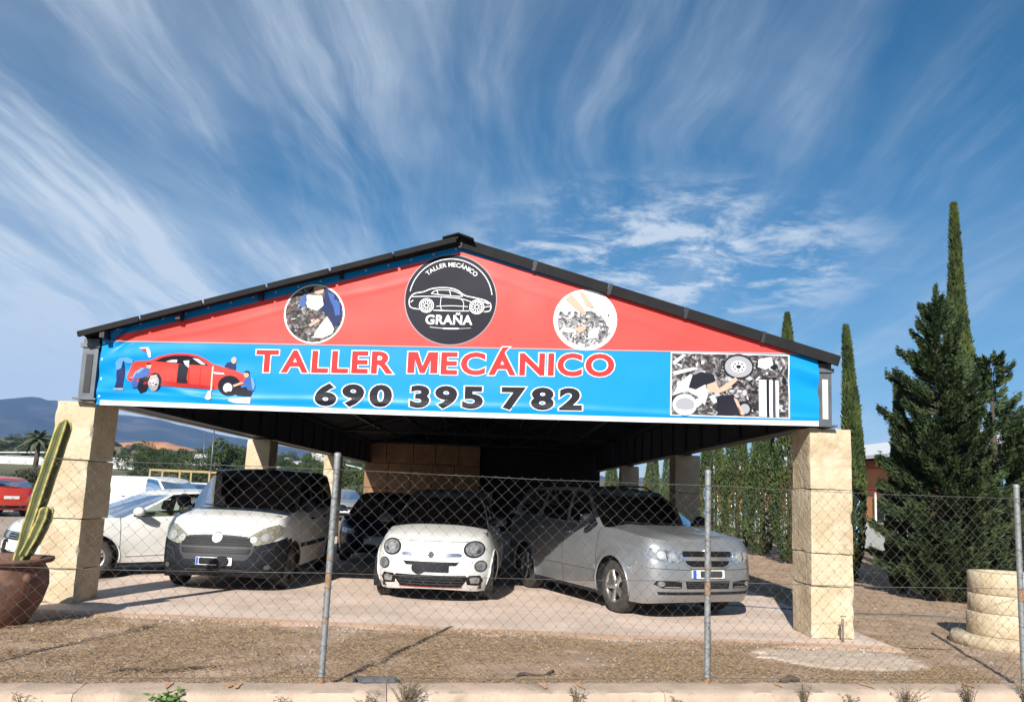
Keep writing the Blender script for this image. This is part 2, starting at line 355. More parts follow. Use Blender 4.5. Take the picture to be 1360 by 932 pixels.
# far
mat('wall_orange', (0.66, 0.27, 0.10), 0.85, var=0.25, vscale=0.6); mat('wall_white', (0.72, 0.70, 0.66), 0.8); mat('roof_pale', (0.60, 0.61, 0.62), 0.6); mat('trim_red', (0.36, 0.06, 0.025), 0.7)
mat('trim_blue', (0.16, 0.38, 0.62), 0.6); mat('window_dark', (0.03, 0.035, 0.04), 0.15)
mat('mountain', (0.026, 0.038, 0.034), 0.95, col2=(0.10, 0.095, 0.085), vscale=0.006, detail=10, obj=False, lo=0.48, hi=0.72)
mat('hill', (0.060, 0.075, 0.030), 0.95, col2=(0.17, 0.135, 0.070), vscale=0.018, detail=10, obj=False, lo=0.42, hi=0.62)
mat('clay', (0.46, 0.22, 0.115), 0.95, var=0.4, vscale=0.15, obj=False); mat('greenhouse', (0.52, 0.53, 0.54), 0.6); mat('yellow_frame', (0.30, 0.22, 0.09), 0.6)

for _k, _c in enumerate(((0.10, 0.095, 0.10), (0.17, 0.165, 0.17), (0.24, 0.235, 0.235), (0.38, 0.38, 0.385), (0.15, 0.11, 0.095), (0.47, 0.47, 0.48))): mat('print_tone_' + 'abcdef'[_k], _c, 0.5, spec=0.13)

def tone_mat(name, cols, scale, dist):
    """continuous-tone clutter for the printed photographs"""
    m = bpy.data.materials.new(name); m.use_nodes = True; MATS[name] = m; N = m.node_tree.nodes; L = m.node_tree.links; p = N['Principled BSDF']
    p.inputs['Roughness'].default_value = 0.5; p.inputs['Specular IOR Level'].default_value = 0.13
    tc = N.new('ShaderNodeTexCoord'); nz = N.new('ShaderNodeTexNoise'); nz.inputs['Scale'].default_value = scale; nz.inputs['Detail'].default_value = 4; nz.inputs['Distortion'].default_value = dist
    L.new(tc.outputs['Object'], nz.inputs[0]); cr = N.new('ShaderNodeValToRGB'); L.new(nz.outputs[0], cr.inputs[0])
    while len(cr.color_ramp.elements) < len(cols): cr.color_ramp.elements.new(0.5)
    for e, (q, c) in zip(cr.color_ramp.elements, cols): e.position = q; e.color = (*c, 1)
    L.new(cr.outputs[0], p.inputs['Base Color'])
tone_mat('print_engine_dark', [(0.34, (0.012, 0.012, 0.015)), (0.46, (0.06, 0.05, 0.05)), (0.58, (0.15, 0.14, 0.14)), (0.78, (0.50, 0.50, 0.51))], 9.0, 2.2)
tone_mat('print_engine_light', [(0.34, (0.03, 0.03, 0.035)), (0.45, (0.16, 0.155, 0.16)), (0.55, (0.40, 0.39, 0.39)), (0.66, (0.70, 0.70, 0.70))], 10.0, 2.2)
# ================================================================== SETTING
def Yfence(X): return 6.98 + 0.155 * X
def Yfac(X): return 10.1 + (4.0 - X) * 0.055

def terrain_z(x, y):
    d = math.hypot(x, y - 5)
    z = -0.125
    side = 0.35 + 0.65 / (1 + math.exp(max(-30, min(30, (x - 10) / (5 + 0.1 * d)))))
    rise = max(0, d - 62)
    z += rise * 0.040 * side if d < 400 else (338 * 0.040 + (d - 400) * 0.030) * side
    if d > 60: z += min(1, (d - 60) / 60) * (1.1 * hash_noise(x * 0.018, y * 0.018) + 0.5 * hash_noise(x * 0.06, y * 0.06, 4))
    if d > 400: z += 6 * hash_noise(x * 0.004, y * 0.004, 9)
    return z
def build_ground():
    # polar sheet, fine near the camera, reaching the horizon
    rads = [0] + list(np.geomspace(2, 60, 26)) + list(np.geomspace(66, 3350, 40)); n = 120
    vs = []; fs = []
    for i, r in enumerate(rads):
        for k in range(n):
            a = 2 * math.pi * k / n; x = r * math.cos(a); y = 5 + r * math.sin(a); vs.append((x, y, terrain_z(x, y)))
    for i in range(len(rads) - 1):
        for k in range(n):
            l = (k + 1) % n
            fs.append((i * n + k, (i + 1) * n + k, (i + 1) * n + l, i * n + l) if i else (k, n + k, n + l))
    g = link('ground', make_mesh('ground', vs, fs, 'hill', True)); g['kind'] = 'structure'
    # bare earth of the plot and the parking lot, laid just above
    def sheet(name, poly, z, m, step=0.5, rough=0.0):
        v, f = cdt_poly(poly, step)
        vs = [(p.x, p.y, z + rough * hash_noise(p.x * 1.7, p.y * 1.7)) for p in v]
        o = link(name, make_mesh(name, vs, f, m, True)); o['kind'] = 'structure'; return o
    sheet('parking_lot', [(-60, 9.8), (9.0, 9.8), (11.5, 30), (12, 52), (-14, 62), (-60, 52)], -0.028, 'lot', 3.0)
    sheet('earth_verge', [(-12, Yfence(-12) - 0.05), (14, Yfence(14) - 0.05), (14, 9.79), (-12, 9.79)], -0.020, 'dirt', 0.22, 0.022)
    sheet('earth_strip', [(4.72, 9.8), (12.5, 9.8), (12.5, 50), (6.2, 50), (4.72, 32)], -0.016, 'dirt', 0.6, 0.01)
    # pavement on the camera's side
    v = [(-14, -6), (16, -6), (16, Yfence(16) - 0.5), (-14, Yfence(-14) - 0.5)]
    o = link('pavement', make_mesh('pavement', [(x, y, -0.095 + 0.0) for x, y in v], [(0, 1, 2, 3)], 'gravel')); o['kind'] = 'structure'
    o.location.z = 0.0
build_ground()

def build_slab():
    poly = [(-6.0, Yfac(-6.0) - 0.62), (4.72, Yfac(4.72) - 0.42), (4.72, 34.5), (-6.0, 34.5)]
    v, f = cdt_poly(poly, 0.4)
    o = link('carport_floor', make_mesh('carport_floor', [(p.x, p.y, 0.0) for p in v], f, 'slab')); o['kind'] = 'structure'
    # worn front edge: irregular reddish lip
    n = 90; vs = []; fs = []
    for i in range(n + 1):
        X = -6.0 + 10.72 * i / n; t = i / n
        Y0 = (Yfac(-6.0) - 0.62) * (1 - t) + (Yfac(4.72) - 0.42) * t
        w = 0.30 + 0.10 * hash_noise(X * 1.3, 3) + 0.05 * hash_noise(X * 5, 7)
        vs += [(X, Y0 + 0.10 + 0.05 * hash_noise(X * 2.0, 12), 0.003), (X, Y0 - 0.02, 0.001), (X, Y0 - w * 0.6, -0.015 + 0.006 * hash_noise(X * 4, 1)), (X, Y0 - w, -0.045)]
    for i in range(n):
        for k in range(3): a = i * 4 + k; fs.append((a, a + 1, a + 5, a + 4))
    e = link('floor_edge', make_mesh('floor_edge', vs, fs, 'slab_edge', True)); e['kind'] = 'structure'
build_slab()

def rough_block(dx, dy, dz, seed, amp=0.010, r=0.010, n=9):
    """weathered sawn stone block with chipped arrises, base centre at the origin"""
    bm = bmesh.new(); bmesh.ops.create_cube(bm, size=1.0)
    bmesh.ops.subdivide_edges(bm, edges=bm.edges[:], cuts=n, use_grid_fill=True)
    for v in bm.verts:
        p = Vector((v.co.x * dx, v.co.y * dy, v.co.z * dz)); h = Vector((dx / 2, dy / 2, dz / 2))
        q = Vector([max(-h[i] + r, min(h[i] - r, p[i])) for i in range(3)]); d = p - q
        ext = sum(1 for i in range(3) if abs(abs(p[i]) - h[i]) < 1e-4)
        if d.length > 1e-6: p = q + d.normalized() * r
        nn = d.normalized() if d.length > 1e-6 else Vector((0, 0, 0))
        a = amp * (hash_noise(p.x * 1.9 + seed * 9.1, p.y * 1.9, p.z * 1.9) + 0.35 * hash_noise(p.x * 8 + seed, p.y * 8, p.z * 8 + 5))
        if ext >= 2: a -= max(0.0, hash_noise(p.x * 6 + seed * 3.3, p.y * 6, p.z * 6) - 0.12) * 0.045
        v.co = p + nn * a + Vector((0, 0, dz / 2))
    me = bpy.data.meshes.new('stone_block'); bm.to_mesh(me); bm.free()
    o_ = bpy.data.objects.new('tmp', me); smooth_by_angle(o_, 32); bpy.data.objects.remove(o_); return me

def build_kerb():
    k = empty('kerb', (0, 0, 0)); k['kind'] = 'structure'
    ang = math.atan(0.155); cuts = [-9.6, -7.4, -5.2, -3.05, -0.82, 1.40, 3.55, 5.9, 8.1, 10.4]
    for i in range(len(cuts) - 1):
        a, b = cuts[i], cuts[i + 1]; L = (b - a) / math.cos(ang) - 0.006; m = (a + b) / 2
        bm = bmesh.new(); bmesh.ops.create_grid(bm, x_segments=36, y_segments=1, size=0.5)
        bm.free()
        prof = [(-0.30, -0.16), (-0.295, -0.005), (-0.27, 0.028), (-0.15, 0.036), (0.0, 0.042), (0.05, 0.036), (0.07, -0.06)]
        n = 40; vs = []; fs = []
        for q in range(n + 1):
            x = -L / 2 + L * q / n
            for j, (y, z) in enumerate(prof):
                nz = hash_noise((x + m) * 5, y * 9 + 3) * 0.008 + hash_noise((x + m) * 17, y * 20) * 0.006
                vs.append((x, y + nz * (1.6 if j in (1, 2, 4, 5, 6) else 0.6), z + (nz if 0 < j < 6 else 0)))
        P = len(prof)
        for q in range(n):
            for j in range(P - 1): c = q * P + j; fs.append((c, c + P, c + P + 1, c + 1))
        fs.append(tuple(range(P))); fs.append(tuple(n * P + j for j in range(P - 1, -1, -1)))
        o = link('kerb_stone', make_mesh('kerb_stone', vs, fs, 'kerb', True), k, (m, Yfence(m) - 0.03, 0), (0, 0, ang))
        smooth_by_angle(o, 50)
        # rust bleeding from the old fixings
        for _ in range(rng.randint(2, 5)):
            sx = rng.uniform(-L / 2 + .1, L / 2 - .1); w = rng.uniform(0.02, 0.055); h = rng.uniform(0.08, 0.2)
            nd_ = 16; pts = []
            for q in range(nd_):
                an_ = 2 * math.pi * q / nd_; k_ = 1 + 0.5 * hash_noise(math.cos(an_) * 1.7 + sx * 9, math.sin(an_) * 1.7); pts.append((sx + w * k_ * math.cos(an_) * (1 if math.sin(an_) > 0 else 0.55), -0.05 + h * 0.55 * k_ * math.sin(an_) - h * 0.15))
            pts = [(x, min(0.03, y)) for x, y in pts]
            st = link('rust_mark', make_mesh('rust_mark', [(x, y, 0.0505 + 0.02 * y) for x, y in pts], [tuple(range(nd_))], 'rust_stain'), o)
build_kerb()

# -------------------------------------------------- far land: mountains, hills
def build_mountain():
    def ridge(x):
        pts = [(-3400, 150), (-2600, 205), (-2150, 235), (-1900, 258), (-1760, 276), (-1715, 284), (-1660, 272), (-1557, 259), (-1388, 228), (-1300, 224), (-1222, 212), (-1000, 168), (-800, 140), (-500, 112), (-200, 98), (300, 70), (900, 60), (2600, 50)]
        return float(np.interp(x, [p[0] for p in pts], [p[1] for p in pts]))
    nx, ny = 200, 26; vs = []; fs = []
    for i in range(nx + 1):
        x = -3400 + 6000 * i / nx
        for j in range(ny + 1):
            t = j / ny; y = 2100 + 900 * t
            h = ridge(x) * (t ** 0.85) + 60 * (1 - t) * 0 
            h += (1 - (2 * t - 1) ** 2) * 26 * hash_noise(x * 0.006, y * 0.006) + (6 * hash_noise(x * 0.02, y * 0.02, 2) + 4 * hash_noise(x * 0.05, y * 0.03, 8)) * min(1, t * 3)
            vs.append((x, y, h + 40 * (1 - t)))
        vs[-1] = (x, 3000, ridge(x) + 5 * hash_noise(x * 0.02, 3) + 2.5 * hash_noise(x * 0.06, 5))
    for i in range(nx):
        for j in range(ny): a = i * (ny + 1) + j; fs.append((a, a + ny + 1, a + ny + 2, a + 1))
    o = link('mountains', make_mesh('mountains', vs, fs, 'mountain', True)); o['kind'] = 'structure'
build_mountain()
# ================================================================== CARPORT
carport = empty('carport', (0.0, 10.35, 0))
tag(carport, 'open gabled carport of black steel on rough sandstone pillars, its roof over the parked cars', 'carport')
CP = Vector((0.0, 10.35, 0))
def cpart(mb, name, m, parent=None, smooth=False):
    """MB given in world coords -> child of the carport"""
    vs = [Vector(v) - CP for v in mb.v]
    return link(name, make_mesh(name, vs, mb.f, m, smooth), parent if parent else carport)
XL, XR, XA = -5.30, 4.10, -0.62      # girder lines and ridge
ZG, ZE, ZA = 2.60, 3.40, 4.80        # girder bottom, eave, ridge
def pillar(x0, x1, y0, y1, cuts, seed, m='stone', jit=0.010, lean=0.0):
    core = MB().box(((x0 + x1) / 2, (y0 + y1) / 2, cuts[-1] / 2 - 0.02), (x1 - x0 - 0.10, y1 - y0 - 0.10, cuts[-1] - 0.06))
    p = cpart(core, 'pillar', 'mortar')
    for i in range(len(cuts) - 1):
        a, b = cuts[i], cuts[i + 1]; rr = random.Random(seed * 31 + i)
        me = rough_block(x1 - x0 + rr.uniform(-jit, jit), y1 - y0 + rr.uniform(-jit, jit), b - a - 0.006, seed * 7 + i, amp=0.012, r=0.007, n=15); me.materials.append(MATS[m])
        o = link('stone_block', me, p, Vector(((x0 + x1) / 2 + rr.uniform(-jit, jit) * .6 + lean * (a + b) / 2, (y0 + y1) / 2, a)) - CP, (0, 0, rr.uniform(-0.02, 0.02)))
    return p
pillar(-5.77, -5.27, 10.62, 11.30, [0, 0.42, 1.05, 1.80, 2.56], 1, jit=0.022)
pillar(3.90, 4.42, 10.12, 10.76, [0, 0.62, 1.02, 1.80, 2.565], 2, jit=0.008)
pillar(-5.62, -5.10, 18.3, 18.95, [0, 0.9, 1.75, 2.57], 3); pillar(-5.60, -5.10, 26.5, 27.1, [0, 0.85, 1.7, 2.57], 4)
pillar(3.86, 4.40, 17.6, 18.25, [0, 0.9, 1.75, 2.57], 5); pillar(3.86, 4.38, 25.2, 25.8, [0, 0.9, 1.75, 2.57], 6)
# back wall of big sandstone blocks
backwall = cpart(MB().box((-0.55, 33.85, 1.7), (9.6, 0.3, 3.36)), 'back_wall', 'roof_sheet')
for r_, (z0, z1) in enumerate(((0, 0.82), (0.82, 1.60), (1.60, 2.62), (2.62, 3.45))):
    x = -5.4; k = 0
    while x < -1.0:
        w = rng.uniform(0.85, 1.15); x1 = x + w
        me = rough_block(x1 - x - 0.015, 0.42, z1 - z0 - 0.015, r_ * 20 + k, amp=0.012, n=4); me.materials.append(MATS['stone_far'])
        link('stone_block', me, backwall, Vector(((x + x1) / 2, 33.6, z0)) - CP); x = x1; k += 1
# dark sheet closing the rear gable
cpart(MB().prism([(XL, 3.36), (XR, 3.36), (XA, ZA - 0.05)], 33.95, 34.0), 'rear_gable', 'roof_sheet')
# girders along both eaves, on short steel supports
for side, X in (('l', XL), ('r', XR)):
    s = 1 if side == 'l' else -1
    y0 = Yfac(X) + 0.12; y1 = 33.4
    g = cpart(MB().box((X + s * 0.0, (y0 + y1) / 2, (ZG + ZE) / 2 + 0.02), (0.16, y1 - y0, ZE - ZG - 0.04)), 'eave_girder', 'girder_paint')
    # stiffener ribs and bottom flange
    yy = y0 + 0.6
    while yy < y1:
        cpart(MB().box((X + s * 0.10, yy, (ZG + ZE) / 2), (0.045, 0.06, ZE - ZG - 0.10)), 'stiffener', 'dark_steel', g); yy += 1.3
    cpart(MB().box((X + s * 0.02, (y0 + y1) / 2, ZG + 0.005), (0.26, y1 - y0, 0.03)), 'flange', 'dark_steel', g)
    if side == 'l': cpart(MB().box((X - 0.16, (y0 + y1) / 2, ZG - 0.012), (0.10, y1 - y0 - 0.3, 0.05)), 'gutter', 'pale_panel', g)
# support posts standing on the pillars
def support(x, y, z0=2.57, z1=3.38, w=0.16):
    m = MB()
    p = cpart(m.box((x, y, (z0 + z1) / 2), (w, w, z1 - z0 - 0.02)), 'support_post', 'grey_steel')
    cpart(MB().box((x, y, z0 + 0.012), (w + 0.1, w + 0.1, 0.024)), 'base_plate', 'grey_steel', p)
    cpart(MB().box((x, y, z1 - 0.10), (w + 0.05, w + 0.05, 0.05)), 'collar', 'grey_steel', p)
    cpart(MB().box((x + 0.0, y - w / 2 - 0.004, (z0 + z1) / 2 - 0.06), (w * 0.42, 0.012, (z1 - z0) * 0.62)), 'panel', 'pale_panel' if x > 0 else 'dark_steel', p)
support(-5.34, 10.62, w=0.2); support(4.07, 10.14, w=0.17)
for (x, y) in ((XL, 18.6), (XL, 26.8), (4.12, 17.9), (4.12, 25.5)): support(x, y, 2.57, 2.62)
# trusses
def truss(y, front=False):
    m = MB(); zb = ZE + 0.05; xl, xr = XL + 0.1, XR - 0.1
    def top(x): return (ZE + (ZA - 0.16 - ZE) * (x - xl) / (XA - xl)) if x < XA else (ZE + (ZA - 0.16 - ZE) * (xr - x) / (xr - XA))
    m.bar((xl, y, zb), (xr, y, zb), 0.09)
    c = cpart(m, 'truss', 'dark_steel')
    for a, b in (((xl, y, ZE), (XA, y, ZA - 0.16)), ((XA, y, ZA - 0.16), (xr, y, ZE))):
        cpart(MB().bar(a, b, 0.09), 'top_chord', 'dark_steel', c)
    xs = [xl + (xr - xl) * k / 8 for k in range(1, 8)]
    for k, x in enumerate(xs):
        cpart(MB().bar((x, y, zb), (x, y, top(x)), 0.055), 'strut', 'dark_steel', c)
        if k < len(xs) - 1:
            x2 = xs[k + 1]
            if x2 <= XA + 0.1: cpart(MB().bar((x, y, top(x)), (x2, y, zb), 0.045), 'diagonal', 'dark_steel', c)
            else: cpart(MB().bar((x, y, zb), (x2, y, top(x2)), 0.045), 'diagonal', 'dark_steel', c)
for y in (10.75, 18.6, 26.8, 33.2): truss(y)
# purlins
for t in (0.04, 0.24, 0.46, 0.68, 0.9):
    for s in (0, 1):
        X = (XL + (XA - XL) * t) if s == 0 else (XR + (XA - XR) * t); Z = ZE - 0.02 + (ZA - ZE) * t - 0.03
        cpart(MB().box((X, 21.9, Z), (0.06, 23.2, 0.10)), 'purlin', 'dark_steel')
# corrugated roof sheets
def roof_sheets(side):
    ex = -5.42 if side == 'l' else 4.20; ez = 3.405
    ridge_z = ZA + 0.035
    N = 8; ys0 = 9.85; total = 34.3
    for k in range(N):
        ov = 0.30 if side == 'l' else 0.15
        ya = Yfac(ex) - ov if k == 0 else 10.6 + (total - 10.6) * k / N - 0.1; yb = 10.6 + (total - 10.6) * (k + 1) / N
        yaR = Yfac(XA) - ov if k == 0 else ya
        nc = 22; vs = []; fs = []
        for i in range(nc + 1):
            f = i / nc; wob = 0.018 * (1 if i % 2 else -1)
            for j in range(7):
                t = j / 6; x = ex + (XA - ex) * t; y0 = ya + (yaR - ya) * t
                z = ez + (ridge_z - ez) * t - 0.02 * math.sin(math.pi * t) + wob + (0.004 if k % 2 else 0)
                vs.append((x, y0 + (yb - y0) * f, z)); 
        n1 = len(vs)
        vs += [(x, y, z - 0.03) for x, y, z in vs]
        for i in range(nc):
            for j in range(6):
                a = i * 7 + j; fs.append((a, a + 1, a + 8, a + 7)); fs.append((n1 + a + 7, n1 + a + 8, n1 + a + 1, n1 + a))
        for j in range(6):
            fs.append((j + 1, j, n1 + j, n1 + j + 1)); e = nc * 7 + j; fs.append((e, e + 1, n1 + e + 1, n1 + e))
        for i in range(nc): fs.append((i * 7, (i + 1) * 7, n1 + (i + 1) * 7, n1 + i * 7))
        m = MB(); m.v = vs; m.f = fs; cpart(m, 'roof_sheet', 'roof_sheet')
roof_sheets('l'); roof_sheets('r')
# ridge cap and verge trims
cap = MB()
cap.prism([(XA - 0.20, ZA - 0.022), (XA, ZA + 0.045), (XA + 0.20, ZA - 0.022), (XA + 0.20, ZA - 0.005), (XA, ZA + 0.062), (XA - 0.20, ZA - 0.005)], Yfac(XA) - 0.32, 34.3)
cpart(cap, 'ridge_cap', 'roof_sheet')
def verge(ex, ez, n, off, th, clips=True):
    for k in range(n):
        a = k / n; b = (k + 1) / n - 0.006
        pa = Vector((ex + (XA - ex) * a, 0, ez + (ZA - 0.02 - ez) * a)); pb = Vector((ex + (XA - ex) * b, 0, ez + (ZA - 0.02 - ez) * b))
        pa.y = Yfac(pa.x) - off; pb.y = Yfac(pb.x) - off
        cpart(MB().bar(pa, pb, 0.03, th), 'verge_trim', 'roof_sheet')
        j = pb; d = 0.022
        if clips: cpart(MB().bar(j - Vector((d, 0, d * .27 * (1 if ex < 0 else -1))), j + Vector((d, 0, d * .27 * (1 if ex < 0 else -1))), 0.036, th + 0.012), 'verge_clip', 'dark_steel')
verge(4.20, 3.385, 5, 0.17, 0.13)
verge(-5.42, 3.385, 6, 0.31, 0.07, False)
# ================================================================== BANNER
banner = empty('banner', (0, 10.3, 2.5))
tag(banner, 'big red and blue printed gable banner of the car workshop with phone number', 'banner')
BO = Vector((0, 10.3, 2.5))
def zb_(X): return 2.506 + 0.0065 * (X + 5.2) + 0.02 * ((X + 0.6) / 4.6) ** 2 - 0.012
def zm_(X): return 3.342 + 0.0146 * (X + 5.1)
def ztop(X): return (3.50 + (X + 5.12) * 0.275) if X < -0.565 else (4.752 - (X + 0.565) * 0.278)
def zred(X): return (3.385 + (X + 5.10) * 0.2835) if X < -0.565 else (4.665 - (X + 0.565) * 0.270)
def bdisp(X, z):
    """wrinkles of the stretched vinyl, metres towards the camera"""
    d = 0.010 * hash_noise(X * 0.9, z * 1.4) + 0.004 * hash_noise(X * 3.0, z * 3.0, 5)
    tl = max(0, 1 - (X + 5.2) / 2.6)
    # tension folds fanning from the left corners
    d += tl * 0.016 * math.sin((z - 2.95 - 0.20 * (X + 5.2) ** 0.5 if X > -5.2 else z) * 17) * math.exp(-((z - 2.95) / 0.5) ** 2)
    c = (z - (2.98 - 0.30 * (X + 5.15) + 0.045 * (X + 5.15) ** 2)) / 0.045
    d += 0.020 * math.exp(-c * c) * min(1, max(0, (X + 5.2) * 2)) * max(0, 1 - (X + 5.1) / 3.4)
    c = (z - (2.66 + 0.012 * math.sin(X * 2.2))) / 0.035
    d += 0.010 * math.exp(-c * c)
    tr = max(0, 1 - (3.97 - X) / 0.6)
    d += tr * 0.03 * math.sin((z + 0.35 * X) * 14) * math.exp(-((z - 3.15) / 0.3) ** 2)
    c = (z - (ztop(X) - 0.30 - 0.02 * math.sin(X * 3))) / 0.04
    d += 0.0035 * math.exp(-c * c) * (1 if X < 0 else 0.5)
    e = (X + 4.95) ** 2 + (z - 3.40) ** 2
    d += 0.03 * math.exp(-e / 0.02) * math.sin((X - z) * 30)
    return d
def BF(X, z, layer=0): return Vector((X, Yfac(X) - 0.11 - bdisp(X, z) - layer * 0.0035, z)) - BO
def bgrid(name, m, flo, fhi, x0, x1, nx, nz, layer=0, parent=None):
    vs = []; fs = []
    for i in range(nx + 1):
        X = x0 + (x1 - x0) * i / nx
        for j in range(nz + 1):
            a, b = flo(X), fhi(X); vs.append(BF(X, a + (b - a) * j / nz, layer))
    for i in range(nx):
        for j in range(nz): a = i * (nz + 1) + j; fs.append((a, a + nz + 1, a + nz + 2, a + 1))
    return link(name, make_mesh(name, vs, fs, m, True), parent or banner)
bx0, bx1 = -5.19, 3.965
blue = bgrid('blue_cloth', 'print_blue', lambda X: zb_(X), lambda X: max(ztop(X), zm_(X) + 0.02), bx0, bx1, 260, 60)
def zr_hi(X): return max(zred(X), zm_(X) + 0.004)
red = bgrid('red_field', 'print_red', lambda X: zm_(X), zr_hi, -5.02, 3.90, 240, 36, 1)
hem = bgrid('white_hem', 'print_white', lambda X: zb_(X) - 0.002, lambda X: zb_(X) + 0.058, bx0 + 0.05, bx1 - 0.005, 200, 2, 1)
line = bgrid('divider_line', 'print_grey', lambda X: zm_(X) - 0.008, lambda X: zm_(X) + 0.008, bx0 + 0.1, bx1 - 0.02, 200, 1, 2)
# return edges that wrap round the frame
vs = []; fs = []
for j in range(21):
    z = zb_(bx0) + (ztop(bx0) - zb_(bx0)) * j / 20; p = BF(bx0, z, 0); vs += [p, p + Vector((-0.05, 0.16, 0))]
for j in range(20): fs.append((2 * j, 2 * j + 1, 2 * j + 3, 2 * j + 2))
link('left_return', make_mesh('left_return', vs, fs, 'print_blue', True), banner)
vs = []; fs = []
for j in range(21):
    z = zb_(bx1) + (zm_(bx1) - zb_(bx1)) * j / 20; p = BF(bx1, z, 0); vs += [p, p + Vector((0.03, 0.14, 0))]
for j in range(20): fs.append((2 * j, 2 * j + 2, 2 * j + 3, 2 * j + 1))
link('right_return', make_mesh('right_return', vs, fs, 'print_blue', True), banner)

def bpoly(name, pts, m, layer, parent=None, step=0.09):
    v, f = cdt_poly(pts, step)
    if not f: return None
    # face the camera (-Y): X right, z up is already counter-clockwise from the front
    return link(name, make_mesh(name, [BF(p.x, p.y, layer) for p in v], f, m, True), parent or banner)
def ell(cx, cz, rx, rz, n=40, a0=0.0, a1=2 * math.pi):
    return [(cx + rx * math.cos(a0 + (a1 - a0) * i / n), cz + rz * math.sin(a0 + (a1 - a0) * i / n)) for i in range(n if a1 - a0 > 6.28 else n + 1)]
def ribbon(pts, w):
    """polyline -> ribbon quads (returns verts2d, faces)"""
    vs = []; fs = []; n = len(pts)
    for i, p in enumerate(pts):
        a = Vector(pts[max(0, i - 1)]); b = Vector(pts[min(n - 1, i + 1)]); t = (b - a).normalized(); nn = Vector((-t.y, t.x))
        ww = w if not isinstance(w, (list, tuple)) else w[i]
        q = Vector(p); vs += [q + nn * ww / 2, q - nn * ww / 2]
    for i in range(n - 1): fs.append((2 * i + 1, 2 * i + 3, 2 * i + 2, 2 * i))
    return vs, fs
def bline(name, lines, m, layer, parent=None):
    V = []; F = []
    for pts, w in lines:
        v, f = ribbon(pts, w); o = len(V); V += [BF(p[0], p[1], layer) for p in v]; F += [tuple(i + o for i in q) for q in f]
    return link(name, make_mesh(name, V, F, m, True), parent or banner)
def curve_pts(pts, n=8):
    """Catmull-Rom through pts"""
    out = []
    for i in range(len(pts) - 1):
        p0 = Vector(pts[max(0, i - 1)]); p1 = Vector(pts[i]); p2 = Vector(pts[i + 1]); p3 = Vector(pts[min(len(pts) - 1, i + 2)])
        for k in range(n):
            t = k / n
            out.append(0.5 * ((2 * p1) + (-p0 + p2) * t + (2 * p0 - 5 * p1 + 4 * p2 - p3) * t * t + (-p0 + 3 * p1 - 3 * p2 + p3) * t ** 3))
    out.append(Vector(pts[-1])); return [(p.x, p.y) for p in out]
def glyph_mesh(txt, offset, res=4, spacing=1.0):
    cu = bpy.data.curves.new('lettering', 'FONT'); cu.body = txt; cu.size = 1.0; cu.offset = offset; cu.resolution_u = res; cu.fill_mode = 'FRONT'; cu.space_character = spacing
    o = bpy.data.objects.new('lettering_tmp', cu); COL.objects.link(o); dg = bpy.context.evaluated_depsgraph_get(); dg.update()
    me = bpy.data.meshes.new_from_object(o.evaluated_get(dg)); v = [Vector((q.co.x, q.co.y)) for q in me.vertices]; f = [tuple(p.vertices) for p in me.polygons]
    bpy.data.objects.remove(o); bpy.data.curves.remove(cu); bpy.data.meshes.remove(me)
    return v, f
def btext(name, txt, x0, x1, z0l, z0r, cap_h, m, layer, offset, ref, parent=None, spacing=1.0, keep=None):
    """text fitted between x0 and x1 (measured on the glyphs with offset ref), baseline rising z0l->z0r"""
    v, f = glyph_mesh(txt, offset, spacing=spacing)
    a, b, h = ref
    vs = []
    for p in v:
        X = x0 + (p.x - a) / (b - a) * (x1 - x0); z = z0l + (X - x0) / (x1 - x0) * (z0r - z0l) + p.y / h * cap_h
        vs.append(BF(X, z, layer))
    return link(name, make_mesh(name, vs, f, m), parent or banner)
def text_ref(txt, offset, spacing=1.0, cap='E'):
    v, _ = glyph_mesh(txt, offset, spacing=spacing); c, _ = glyph_mesh(cap, offset)
    return min(p.x for p in v), max(p.x for p in v), max(p.y for p in c)
def poly_grow(poly, d):
    out = []; n = len(poly)
    for i in range(n):
        p0, p1, p2 = Vector(poly[i - 1]), Vector(poly[i]), Vector(poly[(i + 1) % n]); a = (p1 - p0).normalized(); c = (p2 - p1).normalized()
        n1 = Vector((a.y, -a.x)); n2 = Vector((c.y, -c.x)); m_ = (n1 + n2); m_ = m_ / max(0.35, m_.length_squared / 2) ; out.append(tuple(p1 + m_ * d))
    return out
M_POLY = [(0.06, 0), (0.26, 0), (0.26, 0.44), (0.41, 0.0), (0.55, 0.0), (0.70, 0.44), (0.70, 0.0), (0.90, 0), (0.90, 0.70), (0.63, 0.70), (0.48, 0.24), (0.33, 0.70), (0.06, 0.70)]
